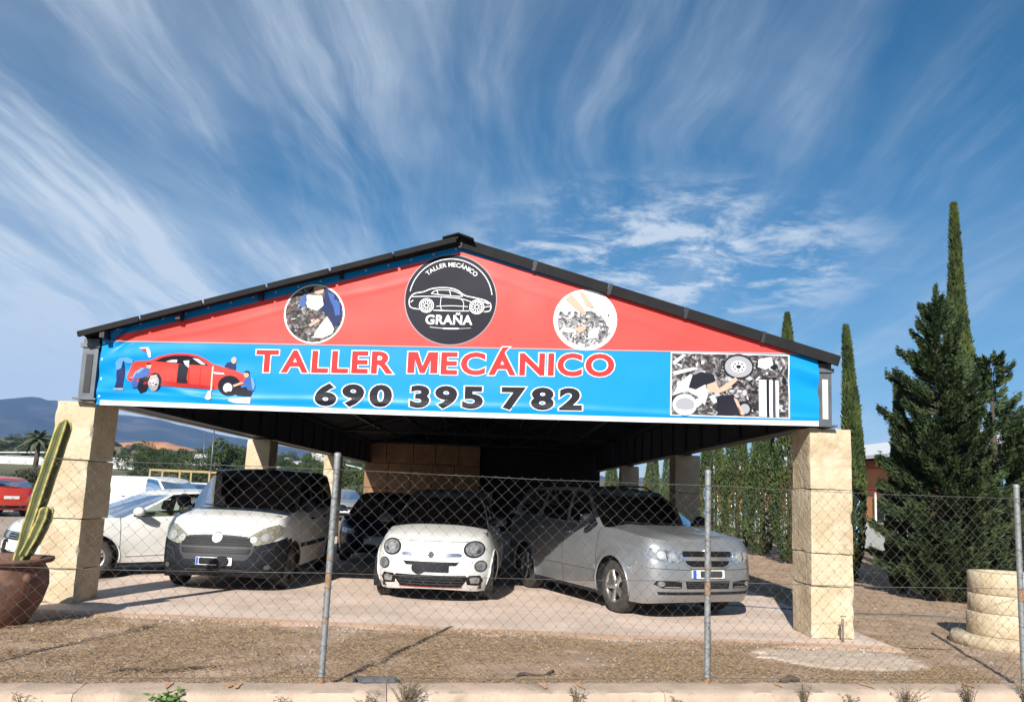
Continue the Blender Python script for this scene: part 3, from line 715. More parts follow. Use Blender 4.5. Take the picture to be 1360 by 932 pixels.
def lettering(name, txt, x0, x1, zl, zr, cap_h, off_in, off_out, m_in, gap, cap='E'):
    """row of separate printed letters, each with its white outline"""
    c, _ = glyph_mesh(cap, off_in); H_ = max(p.y for p in c); x = 0; lay = []
    for ch in txt:
        if ch == ' ': x += 0.30; continue
        if ch == 'M': gi = cdt_poly([(px, pz * H_ / 0.70) for px, pz in M_POLY], 9); go = cdt_poly(poly_grow([(px, pz * H_ / 0.70) for px, pz in M_POLY], off_out - off_in), 9)
        else: gi = glyph_mesh(ch, off_in); go = glyph_mesh(ch, off_out)
        lo = min(p.x for p in gi[0]); hi = max(p.x for p in gi[0]); lay.append((gi, go, x - lo)); x += hi - lo + gap
    tot = x - gap
    for gi, go, dx in lay:
        obs = []
        for g, m, ly in ((gi, m_in, 3), (go, 'print_white', 2)):
            vs = []
            for p in g[0]:
                X = x0 + (p.x + dx) / tot * (x1 - x0); z_ = zl + (X - x0) / (x1 - x0) * (zr - zl) + p.y / H_ * cap_h; vs.append(BF(X, z_, ly))
            obs.append(make_mesh(name, vs, [tuple(f) for f in g[1]], m))
        o = link(name, obs[0], banner); link('letter_outline', obs[1], o)
lettering('letter', 'TALLER MECÁNICO', -3.155, 1.425, 3.015, 3.115, 0.275, 0.034, 0.064, 'print_text_red', 0.09)
lettering('digit', '690 395 782', -2.36, 1.03, 2.615, 2.675, 0.265, 0.046, 0.076, 'print_black', 0.12, '7')

# --- round emblem
EX, EZ, ER = -0.69, 4.030, 0.585
rim = bpoly('emblem_rim', ell(EX, EZ, ER + 0.012, ER + 0.012, 64), 'print_grey', 2)
emb = bpoly('emblem', ell(EX, EZ, ER, ER, 64), 'print_black', 3)
def E_(x, y): return (EX + (x - 462) / 202 * ER, EZ - (y - 335) / 192 * ER)     # emblem design grid
arc = [(EX + 0.535 * math.cos(R(a)), EZ + 0.535 * math.sin(R(a))) for a in range(8, 173, 3)]
L4 = [(arc, 0.011)]
def el(pts, w=0.012, c=True): L4.append((curve_pts([E_(*p) for p in pts]) if c else [E_(*p) for p in pts], w))
el([(283, 330), (300, 314), (340, 305), (372, 292), (410, 286), (455, 286), (490, 295), (525, 316), (570, 325), (615, 335), (640, 348)], 0.013)
el([(640, 348), (643, 365), (636, 380), (612, 384)], 0.012); el([(283, 330), (278, 345), (282, 368), (296, 377), (325, 381)], 0.012)
el([(388, 383), (470, 384), (548, 382)], 0.012); el([(400, 366), (470, 362), (540, 364)], 0.008); el([(290, 328), (380, 324), (500, 330), (560, 345)], 0.009)
el([(375, 312), (395, 298), (440, 295), (480, 300), (515, 320), (440, 318), (375, 312)], 0.009); el([(400, 298), (405, 314)], 0.008); el([(455, 296), (462, 317)], 0.008)
el([(420, 322), (418, 360), (425, 382)], 0.007); el([(500, 328), (520, 345), (520, 380)], 0.007)
el([(585, 340), (610, 342), (632, 350)], 0.012); el([(605, 368), (622, 362), (640, 360)], 0.009); el([(296, 342), (285, 352)], 0.01)
for wx in (356, 580):
    L4.append(([E_(wx + 31 * math.cos(a), 364 + 29 * math.sin(a)) for a in np.linspace(0, 2 * math.pi, 33)], 0.013))
    L4.append(([E_(wx + 23 * math.cos(a), 364 + 22 * math.sin(a)) for a in np.linspace(0, 2 * math.pi, 33)], 0.010))
    for k in range(10):
        a = 2 * math.pi * k / 10; L4.append(([E_(wx + 6 * math.cos(a), 364 + 6 * math.sin(a)), E_(wx + 22 * math.cos(a), 364 + 21 * math.sin(a))], 0.009))
el([(376, 456), (440, 460), (500, 459), (558, 455)], [0.006] * 8 + [0.018] * 9 + [0.004] * 8)
bline('emblem_drawing', L4, 'print_white', 4, emb)
r3 = text_ref('GRAÑA', 0.02, 1.05)
btext('emblem_name', 'GRAÑA', E_(356, 0)[0], E_(563, 0)[0], E_(0, 443)[1], E_(0, 443)[1] + 0.01, 0.118, 'print_white', 4, 0.028, r3, emb, spacing=1.05)
# arched lettering, one glyph at a time along the rim
V = []; F = []; txt = 'TALLER MECÁNICO'; adv = []
for ch in txt:
    if ch == ' ': adv.append(0.30); continue
    v, f = glyph_mesh(ch, 0.012); adv.append(max(p.x for p in v) + 0.10)
tot = sum(adv); acc = 0; rad = 0.432; size = 0.080
for ch, ad in zip(txt, adv):
    if ch != ' ':
        v, f = glyph_mesh(ch, 0.012); an = R(90) + R(45) - (acc + ad / 2) / tot * R(90)
        o = len(V); cs, sn = math.cos(an - R(90)), math.sin(an - R(90))
        for p in v:
            lx, ly = (p.x - (ad - 0.05) / 2) * size, p.y * size
            gx = EX + rad * math.cos(an) + lx * cs - ly * sn; gz = EZ + rad * math.sin(an) + lx * sn + ly * cs
            V.append(BF(gx, gz, 4))
        F += [tuple(i + o for i in q) for q in f]
    acc += ad
link('emblem_motto', make_mesh('emblem_motto', V, F, 'print_white'), emb)

# --- printed pictures (flat print, simplified shapes)
def clip_circle(pts, cx, cz, rx, rz):
    return [((x, z) if ((x - cx) / rx) ** 2 + ((z - cz) / rz) ** 2 <= 1 else (cx + (x - cx) / math.sqrt(((x - cx) / rx) ** 2 + ((z - cz) / rz) ** 2), cz + (z - cz) / math.sqrt(((x - cx) / rx) ** 2 + ((z - cz) / rz) ** 2))) for x, z in pts]
def collage(parent, inside, cx, cz, w, h, n, mats, layer, seed, amin=0.02, amax=0.09):
    """machine clutter of a printed photo: small angular patches, one mesh per tone"""
    rr = random.Random(seed); V = {m: [] for m in mats}; F = {m: [] for m in mats}
    for k in range(n):
        x = cx + rr.uniform(-w, w); z = cz + rr.uniform(-h, h); m = rr.choice(mats); a = rr.uniform(0, math.pi)
        l = rr.uniform(amin, amax); s = l * rr.uniform(0.18, 0.8); nn = rr.choice((4, 5, 6, 8)); pts = []
        for i in range(nn):
            t = 2 * math.pi * (i + rr.uniform(-.25, .25)) / nn; px, pz = l * math.cos(t), s * math.sin(t)
            pts.append((x + px * math.cos(a) - pz * math.sin(a), z + px * math.sin(a) + pz * math.cos(a)))
        if not all(inside(*p) for p in pts): continue
        o = len(V[m]); V[m] += [BF(p[0], p[1], layer + 0.9 * k / n) for p in pts]; F[m].append(tuple(range(o, o + nn)))
    for m in mats:
        if F[m]: link('picture_detail', make_mesh('picture_detail', V[m], F[m], m), parent)['kind'] = 'stuff'
# left round picture: mechanic leaning over an engine
c1x, c1z, c1r = -2.444, 3.787, 0.375
bpoly('round_picture_rim', ell(c1x, c1z, c1r + 0.02, c1r + 0.016, 48), 'print_white', 2)
p1 = bpoly('round_picture', ell(c1x, c1z, c1r, c1r - 0.004, 48), 'print_engine_dark', 3)
def Q1(x, y): return (c1x + (x - 565) / 372 * c1r, c1z - (y - 465) / 338 * c1r)
ins1 = lambda x, z: ((x - c1x) ** 2 + (z - c1z) ** 2) < (c1r - 0.012) ** 2
collage(p1, ins1, c1x - 0.08, c1z - 0.12, 0.32, 0.28, 260, ['print_tone_a', 'print_tone_b', 'print_tone_c', 'print_tone_e', 'print_brown', 'print_dark', 'print_tone_e', 'print_tone_a', 'print_silver'], 4, 3, 0.006, 0.032)
bpoly('picture_sheet', [Q1(*p) for p in ((450, 245), (650, 245), (680, 360), (600, 430), (470, 390))], 'print_pale', 5.2, p1)
bpoly('picture_overall', [Q1(*p) for p in ((370, 300), (440, 210), (450, 385), (375, 385))], 'print_denim', 5.2, p1)
bpoly('picture_face', [Q1(*p) for p in ((535, 150), (600, 135), (670, 140), (665, 215), (600, 235), (550, 215))], 'print_skin', 5.2, p1)
bpoly('picture_back', clip_circle([Q1(*p) for p in ((680, 150), (760, 180), (850, 250), (920, 380), (925, 480), (880, 600), (820, 600), (740, 480), (650, 420), (690, 330))], c1x, c1z, c1r - .01, c1r - .014), 'print_navy', 5.2, p1)
bpoly('picture_sleeve', clip_circle([Q1(*p) for p in ((720, 200), (800, 230), (890, 350), (900, 470), (840, 480), (810, 380), (760, 300))], c1x, c1z, c1r - .01, c1r - .014), 'print_denim', 5.5, p1)
bpoly('picture_trousers', clip_circle([Q1(*p) for p in ((730, 490), (800, 570), (840, 640), (820, 700), (700, 750), (580, 750), (590, 690), (650, 600))], c1x, c1z, c1r - .01, c1r - .014), 'print_beige', 5.2, p1)
bpoly('picture_arm', [Q1(*p) for p in ((500, 600), (620, 520), (650, 550), (530, 620))], 'print_skin', 5.6, p1)
# right round picture: hands in an engine bay
c2x, c2z, c2r = 1.042, 3.818, 0.378
bpoly('round_picture_rim', ell(c2x, c2z, c2r + 0.026, c2r + 0.018, 48), 'print_white', 2)
p2 = bpoly('round_picture', ell(c2x, c2z, c2r, c2r - 0.008, 48), 'print_pale', 3)
def Q2(x, y): return (c2x + (x - 520) / 390 * c2r, c2z - (y - 450) / 345 * c2r)
ins2 = lambda x, z: ((x - c2x) ** 2 + (z - c2z) ** 2) < (c2r - 0.02) ** 2
bpoly('picture_bay', clip_circle([Q2(*p) for p in ((150, 450), (290, 410), (420, 370), (640, 330), (760, 400), (850, 520), (860, 620), (760, 700), (520, 780), (300, 700), (180, 590))], c2x, c2z, c2r - .015, c2r - .02), 'print_engine_light', 4, p2)
collage(p2, ins2, c2x - 0.02, c2z - 0.10, 0.33, 0.19, 260, ['print_tone_c', 'print_tone_d', 'print_tone_a', 'print_tone_f', 'print_tone_b', 'print_dark', 'print_silver', 'print_tone_d'], 5, 5, 0.006, 0.034)
bpoly('picture_hood', clip_circle([Q2(*p) for p in ((620, 280), (700, 290), (830, 420), (900, 520), (880, 600), (800, 480))], c2x, c2z, c2r - .01, c2r - .014), 'print_white', 6.1, p2)
bpoly('picture_arm', [Q2(*p) for p in ((250, 210), (330, 150), (480, 300), (530, 380), (505, 400), (380, 310))], 'print_skin', 6.2, p2)
bpoly('picture_arm', [Q2(*p) for p in ((430, 125), (480, 120), (630, 290), (600, 310), (520, 270))], 'print_skin', 6.2, p2)
bpoly('picture_hand', [Q2(*p) for p in ((350, 560), (430, 540), (540, 510), (530, 560), (450, 610), (420, 590))], 'print_skin', 6.4, p2)
bpoly('picture_panel', [Q2(*p) for p in ((190, 590), (240, 545), (380, 560), (400, 600), (300, 610))], 'print_pale', 6.3, p2)
bpoly('picture_panel', [Q2(*p) for p in ((550, 680), (600, 560), (710, 530), (680, 650))], 'print_white', 6.3, p2)
# rectangular picture: mechanic under a lifted car
rx0, rx1, rz0, rz1 = 2.145, 3.592, 2.652, 3.432
def rslope(X): return (X - rx0) * 0.008
bpoly('picture_frame', [(rx0 - 0.014, rz0 - 0.014), (rx1 + 0.014, rz0 - 0.004), (rx1 + 0.014, rz1 + 0.018), (rx0 - 0.014, rz1 + 0.010)], 'print_white', 2, step=0.06)
p3 = bpoly('workshop_picture', [(rx0, rz0), (rx1, rz0 + 0.01), (rx1, rz1 + 0.006), (rx0, rz1 - 0.002)], 'print_engine_dark', 3, step=0.06)
def Q3(x, y): return (rx0 + (x - 297) / 648 * (rx1 - rx0), rz1 - (y - 388) / 360 * (rz1 - rz0))
ins3 = lambda x, z: rx0 + .01 < x < rx1 - .01 and rz0 + .015 < z < rz1 - .012
collage(p3, ins3, (rx0 + rx1) / 2, (rz0 + rz1) / 2, 0.70, 0.37, 420, ['print_tone_a', 'print_tone_b', 'print_tone_c', 'print_dark', 'print_tone_d', 'print_black', 'print_tone_a', 'print_silver', 'print_dark'], 4, 9, 0.008, 0.06)
bpoly('picture_drum', [Q3(*p) for p in ell(370, 690, 68, 62, 24)][::-1], 'print_silver', 5.2, p3); bpoly('picture_drum', [Q3(*p) for p in ell(372, 690, 52, 40, 24)][::-1], 'print_grey', 5.5, p3)
bpoly('picture_shirt', [Q3(*p) for p in ((300, 640), (340, 560), (400, 510), (480, 560), (500, 620), (480, 690), (440, 640), (380, 610))], 'print_silver', 5.2, p3)
bpoly('picture_cap', [Q3(*p) for p in ((390, 590), (410, 520), (460, 495), (530, 510), (540, 545), (480, 570), (430, 600))], 'print_black', 5.6, p3)
bpoly('picture_face', [Q3(*p) for p in ((490, 570), (540, 550), (560, 590), (540, 615), (500, 610))], 'print_skin', 5.7, p3)
bpoly('picture_arm', [Q3(*p) for p in ((540, 600), (580, 575), (650, 520), (665, 535), (600, 600), (560, 615))], 'print_skin', 5.8, p3)
bpoly('picture_overall', [Q3(*p) for p in ((550, 635), (640, 620), (660, 680), (690, 740), (550, 740))], 'print_black', 5.4, p3)
bpoly('picture_arm', [Q3(*p) for p in ((640, 640), (660, 650), (700, 738), (680, 738))], 'print_skin', 5.8, p3)
for rr_, m, ly in ((85, 'print_black', 5.2), (76, 'print_grey', 5.4), (42, 'print_pale', 5.6), (14, 'print_black', 5.9)):
    bpoly('picture_disc', [Q3(*p) for p in ell(668, 458, rr_, rr_ * 0.88 if rr_ > 80 else rr_ * .82, 28)][::-1], m, ly, p3)
for k in range(8):
    a = 2 * math.pi * k / 8; bpoly('picture_bolt', [Q3(*p) for p in ell(668 + 28 * math.cos(a), 458 + 23 * math.sin(a), 6, 5, 8)][::-1], 'print_black', 5.9, p3)
for k, (a, b, m) in enumerate(((780, 800, 'print_silver'), (800, 822, 'print_pale'), (822, 838, 'print_black'), (838, 856, 'print_white'), (856, 872, 'print_dark'), (872, 890, 'print_silver'))):
    bpoly('picture_coil', [Q3(a, 530), Q3(b, 530), Q3(b, 744), Q3(a, 744)][::-1], m, 5.2, p3)
bpoly('picture_tyre', [Q3(*p) for p in ell(700, 700, 42, 42, 24)][::-1], 'print_black', 5.2, p3); bpoly('picture_tyre', [Q3(*p) for p in ell(702, 702, 27, 29, 20)][::-1], 'print_grey', 5.5, p3)
bpoly('picture_pipe', [Q3(*p) for p in ((300, 500), (420, 470), (440, 480), (310, 520))], 'print_white', 5.2, p3); bpoly('picture_pipe', [Q3(*p) for p in ((300, 440), (360, 395), (375, 400), (310, 460))], 'print_pale', 5.2, p3)
bpoly('picture_housing', [Q3(*p) for p in ((780, 410), (850, 395), (860, 440), (820, 470), (775, 455))], 'print_pale', 5.2, p3)
# left picture: red coupe with mechanics round it
def QC(x, y): return (-5.304 + x / 5.913 * 0.01029 + 0.005, 3.474 - y / 5.913 * 0.00905)
def qc(name, pts, m, ly, sm=True, par=None):
    pts = [QC(*p) for p in pts]
    area = sum(pts[i][0] * pts[(i + 1) % len(pts)][1] - pts[(i + 1) % len(pts)][0] * pts[i][1] for i in range(len(pts)))
    return bpoly(name, pts if area > 0 else pts[::-1], m, ly, par)
cp_ = qc('coupe_picture', [(280, 390), (290, 330), (310, 270), (340, 250), (440, 240), (500, 205), (580, 180), (660, 170), (740, 172), (800, 185), (860, 215), (910, 250), (1000, 275), (1100, 305), (1150, 330), (1165, 370), (1150, 420), (1120, 440), (940, 465), (760, 460), (560, 450), (330, 440), (290, 410)], 'print_car', 2.2)
qc('picture_window', [(470, 245), (540, 210), (620, 190), (720, 188), (800, 202), (870, 255), (880, 268), (700, 262), (560, 250)], 'print_black', 3.2, par=cp_)
qc('picture_window', [(560, 245), (600, 230), (645, 226), (640, 250)], 'print_pale', 3.6, par=cp_); qc('picture_window', [(760, 210), (800, 212), (860, 258), (830, 260)], 'print_pale', 3.6, par=cp_)
qc('picture_doorway', [(655, 262), (735, 262), (728, 380), (740, 425), (655, 425)], 'print_black', 3.2, par=cp_); qc('picture_trim', [(690, 235), (735, 228), (735, 290), (705, 265)], 'print_pale', 3.7, par=cp_)
qc('picture_shade', [(300, 400), (560, 410), (940, 440), (940, 465), (560, 452), (320, 440)], 'print_car_dark', 3.1, par=cp_)
for (x, y, rx, rz) in ((490, 420, 55, 78), (1050, 430, 85, 85)):
    qc('picture_arch', ell(x, y, rx, rz, 28), 'print_black', 3.3, par=cp_)
qc('picture_wheel', ell(487, 432, 40, 68, 26), 'print_grey', 3.7, par=cp_); qc('picture_wheel', ell(1040, 450, 34, 42, 24), 'print_silver', 3.7, par=cp_)
for k in range(7):
    a = 2 * math.pi * k / 7; qc('picture_spoke', [(487 + 8 * math.cos(a + .5), 432 + 12 * math.sin(a + .5)), (487 + 36 * math.cos(a), 432 + 62 * math.sin(a)), (487 + 8 * math.cos(a - .5), 432 + 12 * math.sin(a - .5))], 'print_white', 4.0, par=cp_)
qc('picture_seam', [(735, 300), (742, 300), (748, 430), (740, 430)], 'print_car_dark', 3.4, par=cp_); qc('picture_seam', [(826, 290), (831, 290), (831, 430), (826, 430)], 'print_car_dark', 3.4, par=cp_)
qc('picture_strip', [(925, 320), (1000, 325), (1010, 338), (930, 335)], 'print_pale', 3.4, par=cp_)
qc('picture_lid', [(350, 135), (420, 130), (440, 170), (445, 215), (430, 215), (415, 175), (390, 160)], 'print_white', 2.6, par=cp_); qc('picture_lid', [(355, 145), (405, 140), (415, 175), (390, 165)], 'print_car_dark', 2.9, par=cp_)
# mechanics
qc('picture_shirt', [(190, 330), (185, 265), (215, 232), (270, 222), (315, 240), (310, 275), (265, 270), (240, 250), (225, 330)], 'print_shirt', 3.0, par=cp_); qc('picture_trousers', [(192, 330), (225, 250), (245, 255), (262, 380), (255, 490), (195, 490), (205, 420)], 'print_navy', 2.7, par=cp_)
qc('picture_shoes', [(190, 485), (262, 482), (262, 500), (190, 500)], 'print_grey', 3.1, par=cp_)
qc('picture_shirt', [(320, 420), (345, 345), (385, 305), (430, 300), (455, 340), (430, 380), (380, 470), (330, 480)], 'print_denim', 4.3, par=cp_); qc('picture_shirt', [(320, 420), (335, 345), (385, 303), (400, 310), (360, 360), (345, 450)], 'print_shirt', 4.6, par=cp_)
qc('picture_trousers', [(380, 400), (430, 375), (455, 410), (430, 500), (390, 520), (360, 470)], 'print_black', 4.4, par=cp_); qc('picture_head', ell(434, 285, 20, 26, 16), 'print_skin', 4.4, par=cp_); qc('picture_hair', [(414, 280), (420, 262), (445, 260), (454, 275), (435, 275)], 'print_black', 4.7, par=cp_)
qc('picture_arm', [(455, 370), (505, 360), (508, 380), (460, 392)], 'print_skin', 4.6, par=cp_)
qc('picture_shirt', [(1000, 270), (1020, 235), (1050, 228), (1085, 245), (1088, 295), (1040, 290)], 'print_navy', 3.0, par=cp_); qc('picture_head', ell(1068, 215, 20, 28, 16), 'print_skin', 3.3, par=cp_)
qc('picture_shirt', [(1150, 390), (1185, 350), (1220, 355), (1240, 420), (1230, 470), (1190, 460)], 'print_denim', 4.0, par=cp_); qc('picture_shirt', [(1205, 352), (1225, 360), (1242, 420), (1235, 465), (1220, 440)], 'print_shirt', 4.3, par=cp_); qc('picture_head', ell(1172, 330, 20, 28, 16), 'print_skin', 4.1, par=cp_); qc('picture_hair', [(1152, 320), (1165, 300), (1190, 302), (1195, 335), (1180, 318)], 'print_black', 4.4, par=cp_)
qc('picture_arm', [(1075, 425), (1140, 395), (1160, 405), (1085, 440)], 'print_skin', 4.3, par=cp_); qc('picture_trousers', [(1090, 460), (1180, 430), (1225, 470), (1215, 515), (1110, 510)], 'print_black', 3.9, par=cp_)
qc('picture_box', [(1058, 540), (1218, 520), (1218, 578), (1100, 575), (1058, 560)], 'print_silver', 3.6, par=cp_); qc('picture_stand', [(880, 545), (895, 480), (915, 480), (930, 545), (905, 560)], 'print_beige', 3.6, par=cp_); qc('picture_stand', [(912, 270), (922, 270), (924, 480), (912, 480)], 'print_beige', 3.8, par=cp_)
# eyelets along the edges
for k in range(16):
    X = -5.0 + 4.35 * k / 15
    for XX in (X, -0.56 + (X + 5.0)):
        if XX < 3.9: link('eyelet', MB().lathe([(0.006, 0.0), (0.014, 0.004), (0.016, 0.0)], 8, M=Matrix.Rotation(R(90), 4, 'X')).mesh('eyelet', 'eyelet', True), banner, BF(XX, ztop(XX) - 0.025, 1.0))
for z in (2.62, 2.85, 3.10, 3.32):
    link('eyelet', MB().lathe([(0.006, 0.0), (0.014, 0.004), (0.016, 0.0)], 8, M=Matrix.Rotation(R(90), 4, 'X')).mesh('eyelet', 'eyelet', True), banner, BF(bx0 + 0.03, z, 1.0))
# ================================================================== CARS
WHEELS = {}
def wheel_meshes(style, r, w):
    key = (style, round(r, 3), round(w, 3))
    if key in WHEELS: return WHEELS[key]
    rr = r * (0.62 if style != 'cap' else 0.64)       # rim radius
    h = w / 2
    MX = Matrix.Rotation(R(-90), 4, 'X')            # axis Z -> +Y (outside)
    ty = MB().lathe([(rr - 0.01, -h + 0.02), (rr + 0.01, -h), (r - 0.035, -h + 0.004), (r - 0.008, -h + 0.028), (r, -h + 0.06), (r - 0.004, -0.03), (r - 0.012, -0.027), (r - 0.012, -0.020), (r - 0.002, -0.017), (r - 0.002, 0.017), (r - 0.012, 0.020), (r - 0.012, 0.027), (r - 0.004, 0.03), (r, h - 0.06), (r - 0.008, h - 0.028), (r - 0.035, h - 0.004), (rr + 0.01, h), (rr - 0.01, h - 0.02)], 36, MX)
    tyre = ty.mesh('tyre', 'rubber', True)
    m = MB()
    m.lathe([(rr + 0.002, h - 0.012), (rr - 0.012, h - 0.010), (rr - 0.022, h - 0.03), (rr - 0.03, -h + 0.03), (rr, -h + 0.02)], 36, MX)
    spokes = {'five': 5, 'ten': 10, 'cap': 7, 'steel': 0, 'twin': 5}[style]
    def spoke(a, w0, w1, z0, z1):
        c, s = math.cos(a), math.sin(a); pts = []
        for (q, ww, zz) in ((0.03, w0, z0), (rr * 0.55, (w0 + w1) / 2, (z0 + z1) / 2 + 0.006), (rr - 0.012, w1, z1)):
            for sg, dz in ((-1, 0), (1, 0), (1, -0.035), (-1, -0.035)):
                x = q * c - sg * ww / 2 * s; y = q * s + sg * ww / 2 * c; pts.append(MX @ Vector((x, y, zz + dz)))
        fs = []
        for k in range(2):
            for j in range(4): a_ = k * 4 + j; b_ = k * 4 + (j + 1) % 4; fs.append((a_, a_ + 4, b_ + 4, b_))
        m.add(pts, fs)
    for k in range(spokes):
        a = 2 * math.pi * k / spokes + 0.3
        if style == 'five': spoke(a, 0.075, 0.095, h - 0.028, h - 0.016)
        elif style == 'twin': spoke(a - 0.16, 0.03, 0.04, h - 0.03, h - 0.016); spoke(a + 0.16, 0.03, 0.04, h - 0.03, h - 0.016)
        elif style == 'ten': spoke(a, 0.03, 0.032, h - 0.03, h - 0.016)
        else: spoke(a, 0.07, 0.085, h - 0.018, h - 0.012)
    if style == 'steel':
        m.lathe([(0.0, h - 0.05), (0.05, h - 0.045), (0.09, h - 0.06), (rr * 0.7, h - 0.035), (rr * 0.82, h - 0.05), (rr, h - 0.02)], 36, MX)
        for k in range(10):
            a = 2 * math.pi * k / 10; m.box(MX @ Vector((rr * .76 * math.cos(a), rr * .76 * math.sin(a), h - 0.03)), (0.02, 0.01, 0.02))
    else:
        m.lathe([(0.0, h - 0.008), (0.03, h - 0.010), (0.045, h - 0.02), (0.05, h - 0.06)], 20, MX)
    rim = m.mesh('rim', 'steel_wheel' if style == 'steel' else 'alloy', True)
    disc = MB().lathe([(0.0, 0.0), (rr * 0.72, 0.0), (rr * 0.72, -0.02), (rr - 0.03, -0.03)], 30, MX).mesh('brake_disc', 'under' if style in ('steel', 'cap') else 'steel_wheel', False)
    WHEELS[key] = (tyre, rim, disc); return WHEELS[key]

def build_car(name, S, loc, rz, label, group=None, scale=None, cat='car'):
    """S: dimensions and trim of one car. x forward, y left, origin on the ground at mid wheelbase"""
    root = empty(name, loc, rz)
    tag(root, label, cat, group)
    if scale: root.scale = scale
    wb, W, r = S['wb'], S['W'], S['r']; ax = (wb / 2, -wb / 2); tw = S.get('tyre', 0.21)
    xf, xr = wb / 2 + S['fo'], -wb / 2 - S['ro']
    zs = pchip(S['zs']); zb = pchip([(xf, S['zb'] + 0.05), (xf - 0.35, S['zb']), (xr + 0.4, S['zb'] + 0.01), (xr, S['zb'] + 0.08)])
    wpf = pchip(S.get('wprof', [(0, .945), (.12, .97), (.35, .995), (.55, 1.0), (.75, .985), (.9, .955), (1, .90)]))
    fpf = pchip(S['front']); rpf = pchip(S.get('rear', [(0, .08), (.2, .01), (.4, 0), (.7, .03), (1, .10)]))
    nf, nr = S.get('nf', 2.7), S.get('nr', 3.2); xcf, xcr = xf - S.get('lf', 0.62), xr + S.get('lr', 0.45)
    Ra = r + S.get('gapw', 0.055)
    def tap(x): return 1 - 0.05 * (abs(x) / (xf)) ** 3
    gaps = S['gaps']; dense = []
    x = xcf
    xs = [xcf]
    while x > xcr + 0.03:
        near = min(abs(x - ax[0]), abs(x - ax[1])) < Ra + 0.06
        x -= 0.034 if near else 0.075; xs.append(max(x, xcr))
    if xs[-1] > xcr: xs.append(xcr)
    for g in gaps:
        xs = [v for v in xs if abs(v - g) > 0.018]; xs += [g + 0.005, g - 0.005]
    xs = sorted(xs, reverse=True)
    NF, NR = 18, 14; NQ = 19; qs = [k / NQ for k in range(NQ + 1)]
    def column_x(q, i):
        fi = xf - fpf(q); ri = xr + rpf(q); w = W * wpf(q)
        if i < NF:
            a = i / NF * math.pi / 2
            return xcf + (fi - xcf) * math.cos(a) ** (2 / nf), w * tap(xcf) * math.sin(a) ** (2 / nf)
        if i < NF + len(xs): xx = xs[i - NF]; return xx, w * tap(xx)
        a = (i - NF - len(xs) + 1) / NR * math.pi / 2
        return xcr + (ri - xcr) * math.sin(a) ** (2 / nr), w * tap(xcr) * max(0, math.cos(a)) ** (2 / nr)
    NC = NF + len(xs) + NR                     # columns 0..NC-1 on the left half, last is rear centre
    half = []
    for i in range(NC):
        col = []
        for q in qs:
            X, Y = column_x(q, i); a, b = zb(X), zs(X); Z = a + q * (b - a)
            for c in ax:
                d = math.hypot(X - c, Z - r)
                if NF <= i < NF + len(xs): Y += S.get('flare', 0.018) * math.exp(-((d - Ra - 0.01) / 0.07) ** 2)
            col.append([X, Y, Z])
        half.append(col)
    full = half + [[[p[0], -p[1], p[2]] for p in half[i]] for i in range(NC - 2, 0, -1)]
    NT = len(full); J = len(qs)
    V = [Vector(p) for c in full for p in c]
    parts = {}
    def add(part, f): parts.setdefault(part, []).append(f)
    # wheel arch snapping
    inside = {}
    for k, v in enumerate(V):
        for c in ax:
            d = math.hypot(v.x - c, v.z - r)
            if d < Ra and abs(v.y) > W * 0.6: inside[k] = c
    for i in range(NT):
        i2 = (i + 1) % NT
        for j in range(J - 1):
            f = (i * J + j, i * J + j + 1, i2 * J + j + 1, i2 * J + j)
            if all(k in inside for k in f): continue
            cx = sum(V[k].x for k in f) / 4; cz = sum(V[k].z for k in f) / 4; left = sum(V[k].y for k in f) > 0
            q = (j + 0.5) / (J - 1); hi = i if i < NC else NT - i - 1
            isgap = any(abs(cx - g) < 0.0051 for g in gaps) and NF <= hi < NF + len(xs)
            if isgap: add('gap', f); continue
            p = 'body'
            if cx > S.get('bumper_x', xcf + 0.1) and q < S.get('bumper_q', 0.72): p = 'front_bumper'
            elif cx < S.get('rbumper_x', xcr - 0.02) and q < 0.5: p = 'rear_bumper'
            elif NF <= hi < NF + len(xs):
                for n_, (g1, g0) in enumerate(S['doors']):
                    if g0 < cx < g1: p = ('door', n_, left)
                if q < S.get('sill_q', 0.06): p = 'sill'
            if S.get('clad') and S['clad'](cx, q, cz): p = 'cladding' if p in ('body', 'rear_bumper') or isinstance(p, tuple) else p
            add(p, f)
    for k, c in inside.items():
        v = V[k]; d = Vector((v.x - c, 0, v.z - r)); d = d.normalized() if d.length > 1e-6 else Vector((0, 0, 1)); v.x = c + d.x * (Ra + .001); v.z = r + d.z * (Ra + .001)
    # bonnet and rear deck, swept across the shoulder ring
    xcowl = S['ws'][0] + 0.03; xdeck = S['rw'][0] - 0.03
    nfr = 15
    def deck(idx, part, crown):
        rows = []
        for i in idx:
            X, Y, Z = half[i][-1]; base = len(V); k = []
            for t in range(nfr):
                fr = 1 - 2 * t / (nfr - 1)
                if t == 0: k.append(i * J + J - 1); continue
                if t == nfr - 1: k.append(((NT - i) % NT) * J + J - 1); continue
                cr = crown * (1 - abs(fr) ** 2.6) * min(1, Y / (W * .8))
                cr += S.get('crease', 0) * math.exp(-((abs(fr) - 0.62) / 0.10) ** 2) * min(1, Y / (W * .8))
                V.append(Vector((X, Y * fr, Z + cr))); k.append(len(V) - 1)
            rows.append(k)
        for a, b in zip(rows, rows[1:]):
            for t in range(nfr - 1):
                f = (a[t], a[t + 1], b[t + 1], b[t])
                if len(set(f)) > 2: add(part, f)
    ic = max(i for i in range(NC) if half[i][-1][0] >= xcowl - 0.25 and i < NF + len(xs) // 2)
    deck(range(0, ic + 1), 'hood', S.get('crown', 0.05))
    idk = min(i for i in range(NC) if half[i][-1][0] <= xdeck + 0.12 and i > NF + len(xs) // 2)
    deck(range(idk, NC), 'body', 0.01)
